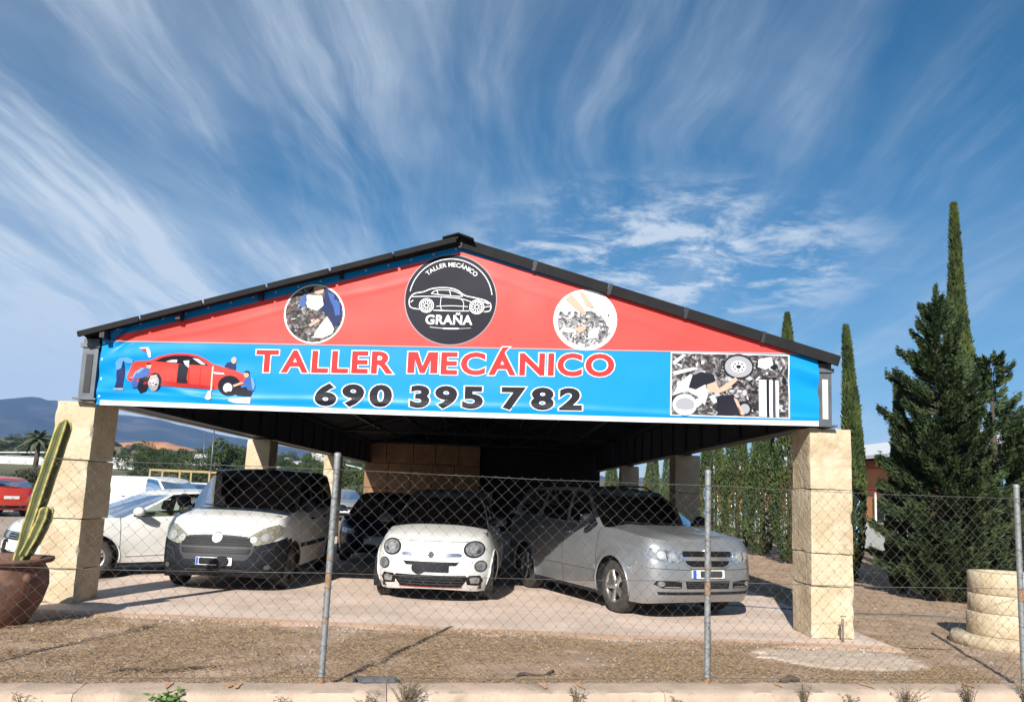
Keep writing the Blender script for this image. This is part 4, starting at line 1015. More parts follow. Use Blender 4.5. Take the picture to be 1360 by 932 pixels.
    # greenhouse: ring of columns from belt to roof
    G = S['gh']; zr = pchip(G['zr']); wsx, wsbow = S['ws']; wrx, wrbow = G['ws_roof']; rwx, rwbow = S['rw']; rrx, rrbow = G['rw_roof']
    yb = lambda X: W * G.get('yb', 0.905) * tap(X); yr = G['yr']
    cols = []                                # (belt, roof, kind) kind = cell after this column
    mcol = 8
    cb, cr_ = wsx - wsbow, wrx - wrbow
    for k in range(mcol + 1):
        t = k / mcol
        cols.append(((wsx - wsbow * t * t, yb(cb) * t * 0.985), (wrx - wrbow * t * t, yr * t * 0.97), 'windshield' if k < mcol else 'pillar'))
    for n_, key in enumerate(G['side']):
        xb_, xr_ = key[0], key[1]; kind = key[2] if len(key) > 2 else 'pillar'
        if n_ + 1 < len(G['side']):
            nx_ = G['side'][n_ + 1]; ns = 6 if kind != 'pillar' else 1
            for t in range(ns):
                a = t / ns; cols.append(((xb_ + (nx_[0] - xb_) * a, None), (xr_ + (nx_[1] - xr_) * a, None), kind))
        else: cols.append(((xb_, None), (xr_, None), 'pillar'))
    db, dr = rwx + rwbow, rrx + rrbow
    for k in range(mcol, -1, -1):
        t = k / mcol
        cols.append(((rwx + rwbow * t * t, yb(db) * t * 0.97), (rrx + rrbow * t * t, yr * G.get('rr_w', 0.95) * t), 'rear_window' if k > 0 else None))
    hs = [0, 0.06, 0.2, 0.36, 0.52, 0.68, 0.82, G.get('htop', 0.91), 1.0]; H = len(hs)
    bulge = G.get('bulge', 0.03)
    ring = []
    GV = []
    for (bx, by), (rx_, ry), kind in cols:
        if by is None: by = yb(bx)
        if ry is None: ry = yr * (1 - 0.06 * max(0, (-rx_) / abs(xr)) ** 2)
        z0 = zs(bx) - 0.01 + (0.03 if by < 0.3 else 0.0); z1 = zr(rx_)
        lat = by / (W)
        col = []
        for h in hs:
            b_ = bulge * math.sin(math.pi * h)
            X = bx + (rx_ - bx) * h; Y = by + (ry - by) * h + b_ * min(1, lat * 1.1)
            if kind in ('windshield',) or (by < W * .8 and X > 0): X += b_ * 0.9 * (1 - lat)
            if by < W * .8 and X < 0: X -= b_ * 0.7 * (1 - lat)
            col.append(Vector((X, Y, z0 + (z1 - z0) * h)))
        GV.append(col)
    nG = len(GV)
    fullG = GV + [[Vector((p.x, -p.y, p.z)) for p in GV[i]] for i in range(nG - 2, 0, -1)]
    kinds = [c[2] for c in cols]; kf = kinds[:nG - 1] + kinds[:nG - 1][::-1]
    off = len(V); V += [p for c in fullG for p in c]; NG = len(fullG)
    wsid = {}
    seq = 0
    for i in range(NG):
        i2 = (i + 1) % NG; kind = kf[i]; left = i < nG - 1
        for j in range(H - 1):
            f = (off + i * H + j, off + i * H + j + 1, off + i2 * H + j + 1, off + i2 * H + j)
            glass = kind not in ('pillar', None) and 1 <= j < H - 2
            if kind == 'windshield': glass = j < H - 2
            if glass: add(('glass', kind, left if kind not in ('windshield', 'rear_window') else 0), f)
            else: add('roof' if (j >= H - 2 and S.get('roof_mat')) else ('pillars' if S.get('pillar_mat') else 'body'), f)
    # roof skin
    rows = []
    for i in range(nG):
        p = GV[i][-1]; k = []
        for t in range(nfr):
            fr = 1 - 2 * t / (nfr - 1)
            if t == 0: k.append(off + i * H + H - 1); continue
            if t == nfr - 1: k.append(off + ((NG - i) % NG) * H + H - 1); continue
            V.append(Vector((p.x, p.y * fr, p.z + 0.035 * (1 - abs(fr) ** 2.2) * min(1, p.y / (yr * .7))))); k.append(len(V) - 1)
        rows.append(k)
    for a, b in zip(rows, rows[1:]):
        for t in range(nfr - 1):
            f = (a[t], a[t + 1], b[t + 1], b[t])
            if len(set(f)) > 2: add('roof' if S.get('roof_mat') else 'body', f)
    paint = S['paint']
    def part_mesh(nm, faces, m, parent=root, smooth=True, ang=40):
        used = {}; vs = []; fs = []
        for f in faces:
            g = []
            for k in f:
                if k not in used: used[k] = len(vs); vs.append(V[k])
                if used[k] not in g: g.append(used[k])
            if len(g) >= 3: fs.append(tuple(g))
        o = link(nm, make_mesh(nm, vs, fs, m, smooth), parent)
        bm = bmesh.new(); bm.from_mesh(o.data); bmesh.ops.remove_doubles(bm, verts=bm.verts[:], dist=0.0008); bm.to_mesh(o.data); bm.free()
        if smooth: smooth_by_angle(o, ang)
        return o
    doors = {}; body_faces = []
    for key, fs in parts.items():
        nm = key if isinstance(key, str) else key[0]
        if nm != 'glass': body_faces += fs
        if nm == 'body': part_mesh('body', fs, paint)
        elif nm == 'hood': part_mesh('hood', fs, S.get('hood_mat', paint))
        elif nm == 'front_bumper': part_mesh('front_bumper', fs, S.get('bumper_mat', paint))
        elif nm == 'rear_bumper': part_mesh('rear_bumper', fs, S.get('bumper_mat', paint))
        elif nm == 'door': doors[key] = part_mesh('door', fs, paint)
        elif nm == 'roof': part_mesh('roof', fs, S['roof_mat'])
        elif nm == 'pillars': part_mesh('pillars', fs, S['pillar_mat'])
        elif nm == 'sill': part_mesh('sill', fs, S.get('sill_mat', 'plastic'))
        elif nm == 'cladding': part_mesh('cladding', fs, 'plastic')
        elif nm == 'gap': part_mesh('panel_gap', fs, 'gap')
        elif nm == 'glass': part_mesh(key[1] if key[1] in ('windshield', 'rear_window') else 'side_window', fs, S.get('glass', 'glass') if key[1] == 'windshield' else S.get('glass2', S.get('glass', 'glass')))
    bvh = BVHTree.FromPolygons([tuple(v) for v in V], [f for f in body_faces], all_triangles=False)
    # trim pieces laid on the skin
    def hit(o, d):
        p, n, i, t = bvh.ray_cast(Vector(o), Vector(d).normalized(), 8)
        return p, n
    def decal(nm, m, view, poly, offs=0.006, mirror=False, parent=None, thick=True, step=0.05):
        objs = []
        for sgn in ((1, -1) if mirror else (1,)):
            v, f = cdt_poly([tuple(p) for p in poly], step); vs = []; ok = True; back = []
            for p in v:
                if view == 'front': o_, d_ = (5, p.x * sgn, p.y), (-1, 0, 0)
                elif view == 'rear': o_, d_ = (-5, p.x * sgn, p.y), (1, 0, 0)
                elif view == 'side': o_, d_ = (p.x, 3 * sgn, p.y), (0, -sgn, 0)
                elif view == 'top': o_, d_ = (p.x, p.y * sgn, 4), (0, 0, -1)
                elif view == 'corner': o_, d_ = (4 - p.x * 0.6, (3 + p.x * 0.8) * sgn, p.y), (-0.8, -0.6 * sgn, 0)
                h, n = hit(o_, d_)
                if h is None: ok = False; break
                dv = -Vector(d_).normalized()
                if n.dot(dv) < 0: n = -n
                vs.append(h + (dv * 0.5 + n * 0.5).normalized() * offs); back.append(h - dv * 0.004)
            if not ok: continue
            N0 = len(vs); F = [tuple(q) for q in f]
            # rim walls so that the piece has thickness
            ec = {}
            for q in F:
                for a, b in zip(q, q[1:] + q[:1]): ec[(a, b)] = 1
            walls = [(b, a, a + N0, b + N0) for (a, b) in ec if (b, a) not in ec]
            me = make_mesh(nm, vs + back, F + walls, m, False)
            ob = link(nm, me, parent if parent else root); smooth_by_angle(ob, 40); objs.append(ob)
        return objs
    for d in S.get('decals', []):
        d = list(d); kw = d.pop() if isinstance(d[-1], dict) else {}
        kids = kw.pop('kids', [])
        obs = decal(*d, **kw)
        for ob, sgn in zip(obs, (1, -1)):
            for kd in kids:
                kd = list(kd); k2 = kd.pop() if isinstance(kd[-1], dict) else {}
                poly = [(p[0] * (sgn if kd[2] in ('front', 'rear', 'top') and len(obs) > 1 else 1), p[1]) for p in kd[3]]
                decal(kd[0], kd[1], kd[2], poly, parent=ob, **k2)
    for key, dobj in doors.items():
        _, n_, left = key; g1, g0 = S['doors'][n_]; s = 1 if left else -1
        hx = g0 + 0.14; hz = zs(hx) - S.get('handle_dz', 0.13); p, nn = hit((hx, 3 * s, hz), (0, -s, 0))
        if p: MB().box(p + Vector((0, s * 0.022, 0)), (0.17, 0.03, 0.032), ch=0.008).build('handle', S.get('handle_mat', paint), dobj, True)
    # mirrors
    if S.get('mirror', True):
        for s in (1, -1):
            mx = S.get('mx', cb - 0.18); mz = zs(mx) + 0.09; my = yb(mx) + 0.06
            m = MB(); bm = bmesh.new(); bmesh.ops.create_uvsphere(bm, u_segments=14, v_segments=9, radius=1)
            for v in bm.verts:
                k = Vector((max(-0.55, v.co.x), v.co.y, v.co.z)); v.co = Vector((k.x * 0.085, k.y * 0.115, k.z * S.get('mh', 0.075)))
            bm.verts.index_update(); m.add([v.co + Vector((mx, s * (my + 0.11), mz + 0.02)) for v in bm.verts], [tuple(v.index for v in f.verts) for f in bm.faces]); bm.free()
            o = m.build('wing_mirror', S.get('mirror_mat', paint), root, True)
            MB().bar((mx, s * (my - 0.03), mz - 0.04), (mx, s * (my + 0.06), mz - 0.015), 0.05, 0.035).build('mirror_stalk', 'plastic', o)
            MB().box((mx - 0.052, s * (my + 0.11), mz + 0.02), (0.006, 0.17, 0.10)).build('mirror_glass', 'lens_inner', o)
    # underbody, cabin tub, seats
    ub = MB(); ub.box(((xf + xr) / 2, 0, S['zb'] + 0.10), (xf - xr - 0.6, 2 * W * 0.80, 0.12)); ub.build('underbody', 'under', root)
    x1_, x0_ = wsx + 0.25, rwx + 0.25; zt = zs(0.0) - 0.06; yy = W * 0.84
    tub = MB(); tub.add([(x1_, -yy, 0.34), (x1_, yy, 0.34), (x0_, yy, 0.34), (x0_, -yy, 0.34), (x1_, -yy, zt), (x1_, yy, zt), (x0_, yy, zt), (x0_, -yy, zt)], [(0, 1, 2, 3), (0, 4, 5, 1), (1, 5, 6, 2), (2, 6, 7, 3), (3, 7, 4, 0)])
    tub.build('cabin', 'interior', root)
    dash = MB().box((wsx - 0.12, 0, zs(wsx) - 0.10), (0.5, 2 * yy, 0.20), ch=0.05); dash.build('dashboard', S.get('dash_mat', 'interior'), root, True)
    seat_z = S.get('seat_z', 0.55); hgt = zr(0.0)
    for (sx, sy, w_) in [(-0.10, 0.37, 0.46), (-0.10, -0.37, 0.46)] + ([(-1.0, 0.0, 1.25)] if not S.get('no_rear') else []):
        sx += S.get('seat_dx', 0)
        if sx < -0.8 and S.get('rear_x'): sx = S['rear_x']
        m = MB(); T = Matrix.Rotation(R(-14), 4, 'Y')
        m.box((sx, sy, seat_z + 0.30), (0.13, w_, 0.62), T, 0.04); m.box((sx + 0.24, sy, seat_z), (0.5, w_, 0.15), None, 0.04)
        o = m.build('seat', S.get('seat_mat', 'seat_cloth'), root, True)
        for hy in ([0] if w_ < 1 else [-0.4, 0.4]): MB().box((sx - 0.11, sy + hy, min(hgt - 0.16, seat_z + 0.72)), (0.10, 0.27, 0.18), T, 0.04).build('headrest', S.get('seat_mat', 'seat_cloth'), o, True)
    sw = MB(); c = Vector((wsx - 0.50, 0.37, zs(wsx) - 0.02)); T = Matrix.Rotation(R(-65), 4, 'Y')
    sw.tube([c + T @ Vector((0.18 * math.cos(a), 0.18 * math.sin(a), 0)) for a in np.linspace(0, 2 * math.pi, 19)[:-1]], 0.014, 6, closed=True); sw.build('steering_wheel', 'interior', root, True)
    # wheels, arch liners, lips
    ty, rm, dc = wheel_meshes(S['wheel'], r, tw)
    for n_, c in enumerate(ax):
        for s in (1, -1):
            yo = W * S.get('track', 0.965) - tw / 2
            wl = empty('wheel', (c, s * yo, r), (R(180) if s < 0 else 0) + (R(S.get('steer', 0)) if n_ == 0 else 0), root); wl.rotation_euler[1] = rng.uniform(0, 1.2)
            link('tyre', ty, wl); link('rim', rm, wl); link('brake_disc', dc, wl)
            li = MB(); n = 22; vs = []; fs = []
            for k in range(n + 1):
                a = R(-25) + R(230) * k / n
                for y_ in (W * 0.99 - 0.005, W * 0.99 - 0.40): vs.append((c + (Ra + 0.004) * math.cos(a), s * y_, r + (Ra + 0.004) * math.sin(a)))
            for k in range(n): fs.append((2 * k, 2 * k + 1, 2 * k + 3, 2 * k + 2))
            o0 = len(vs); vs += [(c, s * (W * .99 - 0.40), r)] ; 
            for k in range(n): fs.append((2 * k + 1, o0, 2 * k + 3))
            li.add(vs, fs); li.build('arch_liner', 'under', root)
            # lip follows the snapped edge
            pts = []
            for k in range(25):
                a = R(-12) + R(204) * k / 24; X = c + (Ra + 0.006) * math.cos(a); Z = r + (Ra + 0.006) * math.sin(a)
                p, nn = hit((X, 3 * s, Z), (0, -s, 0))
                if p and abs(p.y) > W * .75 and Z > zb(X) - 0.02: pts.append(p + Vector((0, s * 0.001, 0)))
            if len(pts) > 3: MB().tube(pts, S.get('lip', 0.011), 6).build('arch_lip', S.get('lip_mat', paint), root, True)
    if S.get('rails'):
        for s in (1, -1):
            pts = [(0.1 - 1.7 * k / 8, s * (yr - 0.04), zr(0.1 - 1.7 * k / 8) + (0.055 if 0 < k < 8 else 0.0)) for k in range(9)]
            MB().tube(pts, 0.014, 6).build('roof_rail', 'plastic', root, True)
    if S.get('antenna'):
        MB().tube([(S['antenna'], 0, zr(S['antenna']) + 0.03), (S['antenna'] - 0.10, 0, zr(S['antenna']) + 0.20)], 0.006, 5).build('aerial', 'plastic', root)
    # wipers
    for y0, y1 in ((0.52, -0.05), (-0.02, -0.55)):
        pa = Vector((wsx - 0.02, y0 if y0 > 0 else -0.02, zs(wsx) + 0.025)); 
        def on_ws(y, h):
            t = abs(y) / yb(cb); xx = wsx - wsbow * t * t; rx_ = wrx - wrbow * t * t; return Vector((xx + (rx_ - xx) * h + 0.03, y, zs(xx) + 0.03 + (zr(rx_) - zs(xx)) * h + 0.012))
        MB().tube([on_ws(y0, 0.0), on_ws((y0 + y1) / 2, 0.07), on_ws(y1, 0.09)], 0.008, 5).build('wiper', 'plastic_dark', root)
    return root

def rrect(cx, cz, w, h, r=0.03, n=4):
    pts = []
    for sx, sz, a0 in ((1, 1, 0), (-1, 1, 90), (-1, -1, 180), (1, -1, 270)):
        for k in range(n + 1):
            a = R(a0 + 90 * k / n); pts.append((cx + sx * (w / 2 - r) + r * math.cos(a), cz + sz * (h / 2 - r) + r * math.sin(a)))
    return pts
def oval(cx, cz, rx, rz, n=20): return [(cx + rx * math.cos(2 * math.pi * k / n), cz + rz * math.sin(2 * math.pi * k / n)) for k in range(n)]
def hbars(nm, m, x0, x1, zs_, h, offs): return [(nm, m, 'front', [(x0, z - h / 2), (x1, z - h / 2), (x1, z + h / 2), (x0, z + h / 2)], {'offs': offs}) for z in zs_]

# ---- white compact crossover in the middle
XOVER = dict(wprof=[(0, .93), (.12, .965), (.32, 1.0), (.5, 1.0), (.7, .97), (.88, .905), (1, .83)], wb=2.57, W=0.895, fo=0.84, ro=0.85, r=0.335, zb=0.165, tyre=0.215, paint='paint_white', roof_mat='roof_grey', glass='glass_dark', glass2='glass_dark',
    zs=[(2.125, 0.80), (2.05, 0.85), (1.85, 0.905), (1.5, 0.965), (1.1, 1.015), (0.6, 1.03), (-1.2, 1.08), (-2.13, 1.10)],
    front=[(0, .10), (.12, .03), (.3, 0), (.55, .01), (.75, .035), (.9, .08), (1, .16)], lf=0.85, nf=2.35, crown=0.07, bumper_q=0.66, bumper_x=1.60,
    gaps=[0.92, -0.10, -1.02], doors=[(0.92, -0.10), (-0.10, -1.02)], ws=(1.20, 0.30), rw=(-1.98, 0.20),
    gh=dict(zr=[(0.5, 1.50), (0.3, 1.55), (-0.3, 1.585), (-1.0, 1.565), (-1.75, 1.50)], ws_roof=(0.42, 0.16), rw_roof=(-1.70, 0.10), yr=0.54, yb=0.835, side=[(0.80, 0.20, 'side_a'), (-0.05, -0.12, 'pillar'), (-0.16, -0.20, 'side_b'), (-1.0, -0.95, 'pillar'), (-1.12, -1.05, 'side_c'), (-1.55, -1.40, 'pillar')], bulge=0.035),
    wheel='five', handle_mat='chrome', mirror_mat='plastic_grey', antenna=-1.5, sill_q=0.10, clad=lambda x, q, z: q < 0.09 and x < 1.7,
    decals=[
        ('headlight', 'plastic_dark', 'front', oval(0.60, 0.765, 0.148, 0.118), 0.006, True, {'kids': [('lens', 'lens', 'front', oval(0.60, 0.765, 0.125, 0.098), {'offs': 0.016}), ('bulb', 'lens_inner', 'front', oval(0.595, 0.765, 0.055, 0.055), {'offs': 0.022}), ('bulb', 'lens_dark', 'front', oval(0.66, 0.735, 0.03, 0.03), {'offs': 0.022})]}),
        ('daytime_lamp', 'plastic_grey', 'front', oval(0.70, 0.53, 0.088, 0.082), 0.006, True, {'kids': [('lens', 'lens', 'front', oval(0.70, 0.53, 0.070, 0.065), {'offs': 0.014})]}),
        ('fog_lamp', 'plastic_dark', 'front', [(0.50, 0.36), (0.52, 0.27), (0.70, 0.25), (0.74, 0.33), (0.70, 0.40), (0.55, 0.40)], 0.006, True, {'kids': [('lens', 'lens', 'front', [(0.55, 0.36), (0.57, 0.29), (0.68, 0.29), (0.69, 0.35), (0.64, 0.38)], {'offs': 0.014})]}),
        ('chrome_bar', 'chrome', 'front', [(-0.42, 0.665), (-0.10, 0.655), (0.10, 0.655), (0.42, 0.665), (0.43, 0.695), (0.38, 0.71), (0.10, 0.705), (-0.10, 0.705), (-0.38, 0.71), (-0.43, 0.695)], 0.016),
        ('badge', 'chrome', 'front', oval(0, 0.68, 0.063, 0.063), 0.024, {'kids': [('badge_face', 'plastic_grey', 'front', oval(0, 0.68, 0.050, 0.050), {'offs': 0.028})]}),
        ('upper_grille', 'plastic_dark', 'front', [(-0.40, 0.585), (-0.36, 0.535), (0.36, 0.535), (0.40, 0.585)], 0.007),
        ('lower_grille', 'plastic_dark', 'front', [(-0.50, 0.40), (-0.53, 0.36), (-0.44, 0.235), (0.44, 0.235), (0.53, 0.36), (0.50, 0.40)], 0.007, {'kids': hbars('grille_bar', 'plastic_grey', -0.46, 0.46, (0.275, 0.315, 0.355), 0.010, 0.014)}),
        ('number_plate', 'plastic', 'front', rrect(0, 0.50, 0.52, 0.11, 0.01), 0.022), ('plate_cover', 'plastic_dark', 'front', oval(-0.17, 0.50, 0.10, 0.085), 0.028),
        ('bonnet_line', 'gap', 'front', [(-0.56, 0.862), (0.56, 0.862), (0.56, 0.868), (-0.56, 0.868)], 0.003),
        ('skid_trim', 'chrome_red', 'front', [(-0.45, 0.222), (0.45, 0.222), (0.45, 0.232), (-0.45, 0.232)], 0.006)])
build_car('crossover_car', XOVER, (-0.80, 13.95, 0), R(-90) + R(-2.5), 'white compact crossover with dark roof facing the camera under the middle of the banner')

# ---- white and black leisure van, left bay
MPV = dict(wb=2.755, W=0.92, fo=0.90, ro=0.80, r=0.325, zb=0.20, tyre=0.20, paint='paint_white', roof_mat='roof_black', pillar_mat='roof_black', glass='glass_green', glass2='glass_green',
    zs=[(2.28, 0.83), (2.20, 0.90), (1.95, 1.02), (1.6, 1.10), (1.25, 1.15), (0.8, 1.16), (-1.2, 1.18), (-2.18, 1.20)],
    front=[(0, .09), (.1, .02), (.3, 0), (.5, .005), (.62, .02), (.8, .08), (.92, .14), (1, .22)], lf=0.70, nf=2.9, crown=0.07, bumper_q=0.68, bumper_x=1.66, bumper_mat='plastic',
    wprof=[(0, .95), (.12, .975), (.35, 1.0), (.55, 1.0), (.75, .99), (.9, .965), (1, .92)],
    gaps=[0.95, 0.0, -0.95], doors=[(0.95, 0.0), (0.0, -0.95)], ws=(1.46, 0.34), rw=(-2.12, 0.08),
    gh=dict(zr=[(0.7, 1.68), (0.5, 1.755), (0.1, 1.80), (-1.0, 1.82), (-2.05, 1.78)], ws_roof=(0.66, 0.20), rw_roof=(-2.05, 0.04), yr=0.70, yb=0.915, side=[(0.98, 0.34, 'side_a'), (0.06, -0.02, 'pillar'), (-0.06, -0.12, 'side_b'), (-0.92, -0.94, 'pillar'), (-1.04, -1.05, 'side_c'), (-1.92, -1.88, 'pillar')], bulge=0.03),
    wheel='steel', handle_mat='plastic', mirror_mat='plastic', mh=0.115, seat_z=0.72, dash_mat='interior', lip_mat='plastic', lip=0.016, sill_q=0.10,
    clad=lambda x, q, z: (q < 0.10) or (abs(x - 1.3775) < 0.50 and q < 0.42 and math.hypot(x - 1.3775, z - 0.325) < 0.455) or (x > 1.50 and q < 0.62),
    decals=[
        ('headlight', 'lens_yellowed', 'front', [(0.40, 0.745), (0.46, 0.70), (0.58, 0.685), (0.74, 0.725), (0.85, 0.83), (0.865, 0.945), (0.80, 0.985), (0.66, 0.945), (0.52, 0.86), (0.43, 0.80)], 0.010, True, {'kids': [('bulb', 'lens_inner', 'front', oval(0.52, 0.765, 0.05, 0.05), {'offs': 0.018}), ('bulb', 'lens_inner', 'front', oval(0.67, 0.80, 0.055, 0.06), {'offs': 0.018})]}),
        ('grille_frame', 'plastic_grey', 'front', [(-0.52, 0.80), (-0.56, 0.74), (-0.52, 0.56), (-0.44, 0.47), (0.44, 0.47), (0.52, 0.56), (0.56, 0.74), (0.52, 0.80), (0.2, 0.825), (-0.2, 0.825)], 0.008),
        ('grille', 'plastic_dark', 'front', [(-0.48, 0.785), (-0.52, 0.735), (-0.50, 0.665), (0.50, 0.665), (0.52, 0.735), (0.48, 0.785), (0.2, 0.805), (-0.2, 0.805)], 0.014, {'kids': hbars('grille_bar', 'plastic', -0.47, 0.47, (0.69, 0.725, 0.76), 0.010, 0.019)}),
        ('grille', 'plastic_dark', 'front', [(-0.50, 0.635), (-0.48, 0.565), (0.48, 0.565), (0.50, 0.635)], 0.014, {'kids': hbars('grille_bar', 'plastic_grey', -0.46, 0.46, (0.585, 0.612), 0.008, 0.019)}),
        ('badge', 'chrome', 'front', oval(0, 0.79, 0.075, 0.078), 0.030, {'kids': [('badge_face', 'alloy', 'front', oval(0, 0.79, 0.058, 0.060), {'offs': 0.034})]}),
        ('number_plate', 'plate_white', 'front', rrect(0, 0.455, 0.52, 0.11, 0.01), 0.026, {'kids': [('plate_strip', 'plate_blue', 'front', rrect(-0.237, 0.455, 0.035, 0.10, 0.005), {'offs': 0.030})]}), ('plate_cover', 'plastic_dark', 'front', oval(0.12, 0.455, 0.10, 0.075), 0.033), ('plate_cover', 'plastic', 'front', rrect(-0.06, 0.455, 0.30, 0.09, 0.02), 0.030),
        ('lower_grille', 'plastic_dark', 'front', [(-0.46, 0.37), (-0.42, 0.30), (0.42, 0.30), (0.46, 0.37)], 0.009, {'kids': hbars('grille_bar', 'plastic_grey', -0.42, 0.42, (0.335,), 0.016, 0.016)}),
        ('fog_lamp', 'plastic_dark', 'front', [(0.58, 0.40), (0.60, 0.33), (0.80, 0.33), (0.82, 0.41), (0.72, 0.43)], 0.008, True, {'kids': [('lens', 'lens_dark', 'front', oval(0.72, 0.375, 0.04, 0.035), {'offs': 0.015})]}),
        ('bumper_line', 'plastic_grey', 'front', [(0.60, 0.47), (0.66, 0.60), (0.80, 0.635), (0.80, 0.645), (0.65, 0.615), (0.59, 0.475)], 0.007, True),
        ('rubbing_strip', 'plastic', 'side', [(0.90, 0.60), (-0.90, 0.60), (-0.90, 0.66), (0.90, 0.66)], 0.012, True)])
build_car('leisure_van', MPV, (-4.04, 14.36, 0), R(-90) + R(0), 'white leisure van with black bumper and roof, parked in the left bay', cat='van')

# ---- silver family car, right bay
SILV = dict(wb=2.89, W=0.935, fo=0.95, ro=1.03, r=0.37, zb=0.21, tyre=0.225, paint='paint_silver', glass='glass_green', glass2='glass_dark',
    zs=[(2.395, 0.96), (2.34, 1.02), (2.12, 1.075), (1.7, 1.125), (1.3, 1.16), (0.9, 1.165), (-1.2, 1.21), (-2.47, 1.25)],
    front=[(0, .12), (.12, .03), (.3, 0), (.5, .005), (.7, .02), (.88, .045), (1, .11)], lf=0.55, nf=3.5, crown=0.055, crease=0.022, bumper_q=0.62, bumper_x=1.85,
    gaps=[0.98, -0.06, -1.02], doors=[(0.98, -0.06), (-0.06, -1.02)], ws=(1.36, 0.32), rw=(-2.38, 0.15),
    gh=dict(zr=[(0.55, 1.63), (0.3, 1.69), (-0.4, 1.735), (-1.4, 1.72), (-2.2, 1.66)], ws_roof=(0.46, 0.18), rw_roof=(-2.12, 0.08), yr=0.655, yb=0.91, side=[(0.92, 0.20, 'side_a'), (0.0, -0.10, 'pillar'), (-0.10, -0.18, 'side_b'), (-0.98, -0.98, 'pillar'), (-1.10, -1.08, 'side_c'), (-1.95, -1.75, 'pillar')], bulge=0.03),
    wheel='five', steer=0, handle_mat='chrome', mirror_mat='plastic', rails=True, lip=0.016, flare=0.035, sill_q=0.07,
    decals=[
        ('headlight', 'lens', 'front', [(0.42, 0.785), (0.46, 0.760), (0.66, 0.775), (0.82, 0.820), (0.87, 0.885), (0.885, 0.950), (0.80, 0.950), (0.62, 0.930), (0.45, 0.905)], 0.008, True, {'kids': [('bulb', 'lens_inner', 'front', oval(0.55, 0.840, 0.052, 0.052), {'offs': 0.015}), ('bulb', 'lens_inner', 'front', oval(0.69, 0.860, 0.055, 0.052), {'offs': 0.015}), ('divider', 'plastic_grey', 'front', [(0.615, 0.785), (0.625, 0.785), (0.635, 0.915), (0.625, 0.915)], {'offs': 0.013})]}),
        ('grille', 'plastic_dark', 'front', [(-0.40, 0.920), (-0.42, 0.885), (-0.35, 0.745), (-0.26, 0.710), (0.26, 0.710), (0.35, 0.745), (0.42, 0.885), (0.40, 0.920)], 0.008),
        ('grille_frame', 'chrome', 'front', [(-0.40, 0.935), (-0.435, 0.895), (-0.37, 0.740), (-0.27, 0.690), (0.27, 0.690), (0.37, 0.740), (0.435, 0.895), (0.40, 0.935), (0.39, 0.917), (0.41, 0.885), (0.345, 0.750), (0.26, 0.715), (-0.26, 0.715), (-0.345, 0.750), (-0.41, 0.885), (-0.39, 0.917)], 0.016),
        ('cross_bar', 'chrome', 'front', [(-0.42, 0.845), (0.42, 0.845), (0.41, 0.795), (-0.41, 0.795)], 0.022), ('cross_bar', 'chrome', 'front', [(-0.042, 0.695), (0.042, 0.695), (0.042, 0.935), (-0.042, 0.935)], 0.026),
        ('number_plate', 'plate_white', 'front', rrect(0, 0.620, 0.52, 0.11, 0.01), 0.024, {'kids': [('plate_strip', 'plate_blue', 'front', rrect(-0.232, 0.620, 0.05, 0.105, 0.005), {'offs': 0.028})]}), ('plate_cover', 'plastic_grey', 'front', rrect(0.04, 0.620, 0.36, 0.085, 0.02), 0.028),
        ('lower_grille', 'plastic_dark', 'front', [(-0.36, 0.530), (-0.34, 0.430), (0.34, 0.430), (0.36, 0.530)], 0.008, {'kids': hbars('grille_bar', 'plastic_grey', -0.33, 0.33, (0.455, 0.48, 0.505), 0.007, 0.013)}),
        ('fog_lamp', 'plastic_dark', 'front', [(0.42, 0.515), (0.42, 0.435), (0.68, 0.435), (0.79, 0.485), (0.75, 0.530), (0.60, 0.535)], 0.008, True, {'kids': [('lens', 'lens', 'front', oval(0.70, 0.490, 0.045, 0.032), {'offs': 0.014}), ('fog_trim', 'alloy', 'front', [(0.44, 0.445), (0.66, 0.445), (0.66, 0.457), (0.44, 0.457)], {'offs': 0.013})]}),
        ('lip_spoiler', 'plastic', 'front', [(-0.72, 0.350), (0.72, 0.350), (0.74, 0.385), (-0.74, 0.385)], 0.010),
        ('bumper_line', 'gap', 'front', [(-0.86, 0.685), (-0.45, 0.673), (0.45, 0.673), (0.86, 0.685), (0.86, 0.691), (0.45, 0.679), (-0.45, 0.679), (-0.86, 0.691)], 0.003),
        ('rubbing_strip', 'paint_silver', 'side', [(0.96, 0.545), (-0.96, 0.545), (-0.96, 0.615), (0.96, 0.615)], 0.014, True)])
_th = R(23); _h = Vector((math.sin(_th), -math.cos(_th), 0)); _c = Vector((2.53, 12.02, 0)) - _h * (2.89 / 2)
build_car('family_car', SILV, (_c.x, _c.y, 0), math.atan2(_h.y, _h.x), 'silver family car with chrome cross grille parked at an angle by the right pillar')

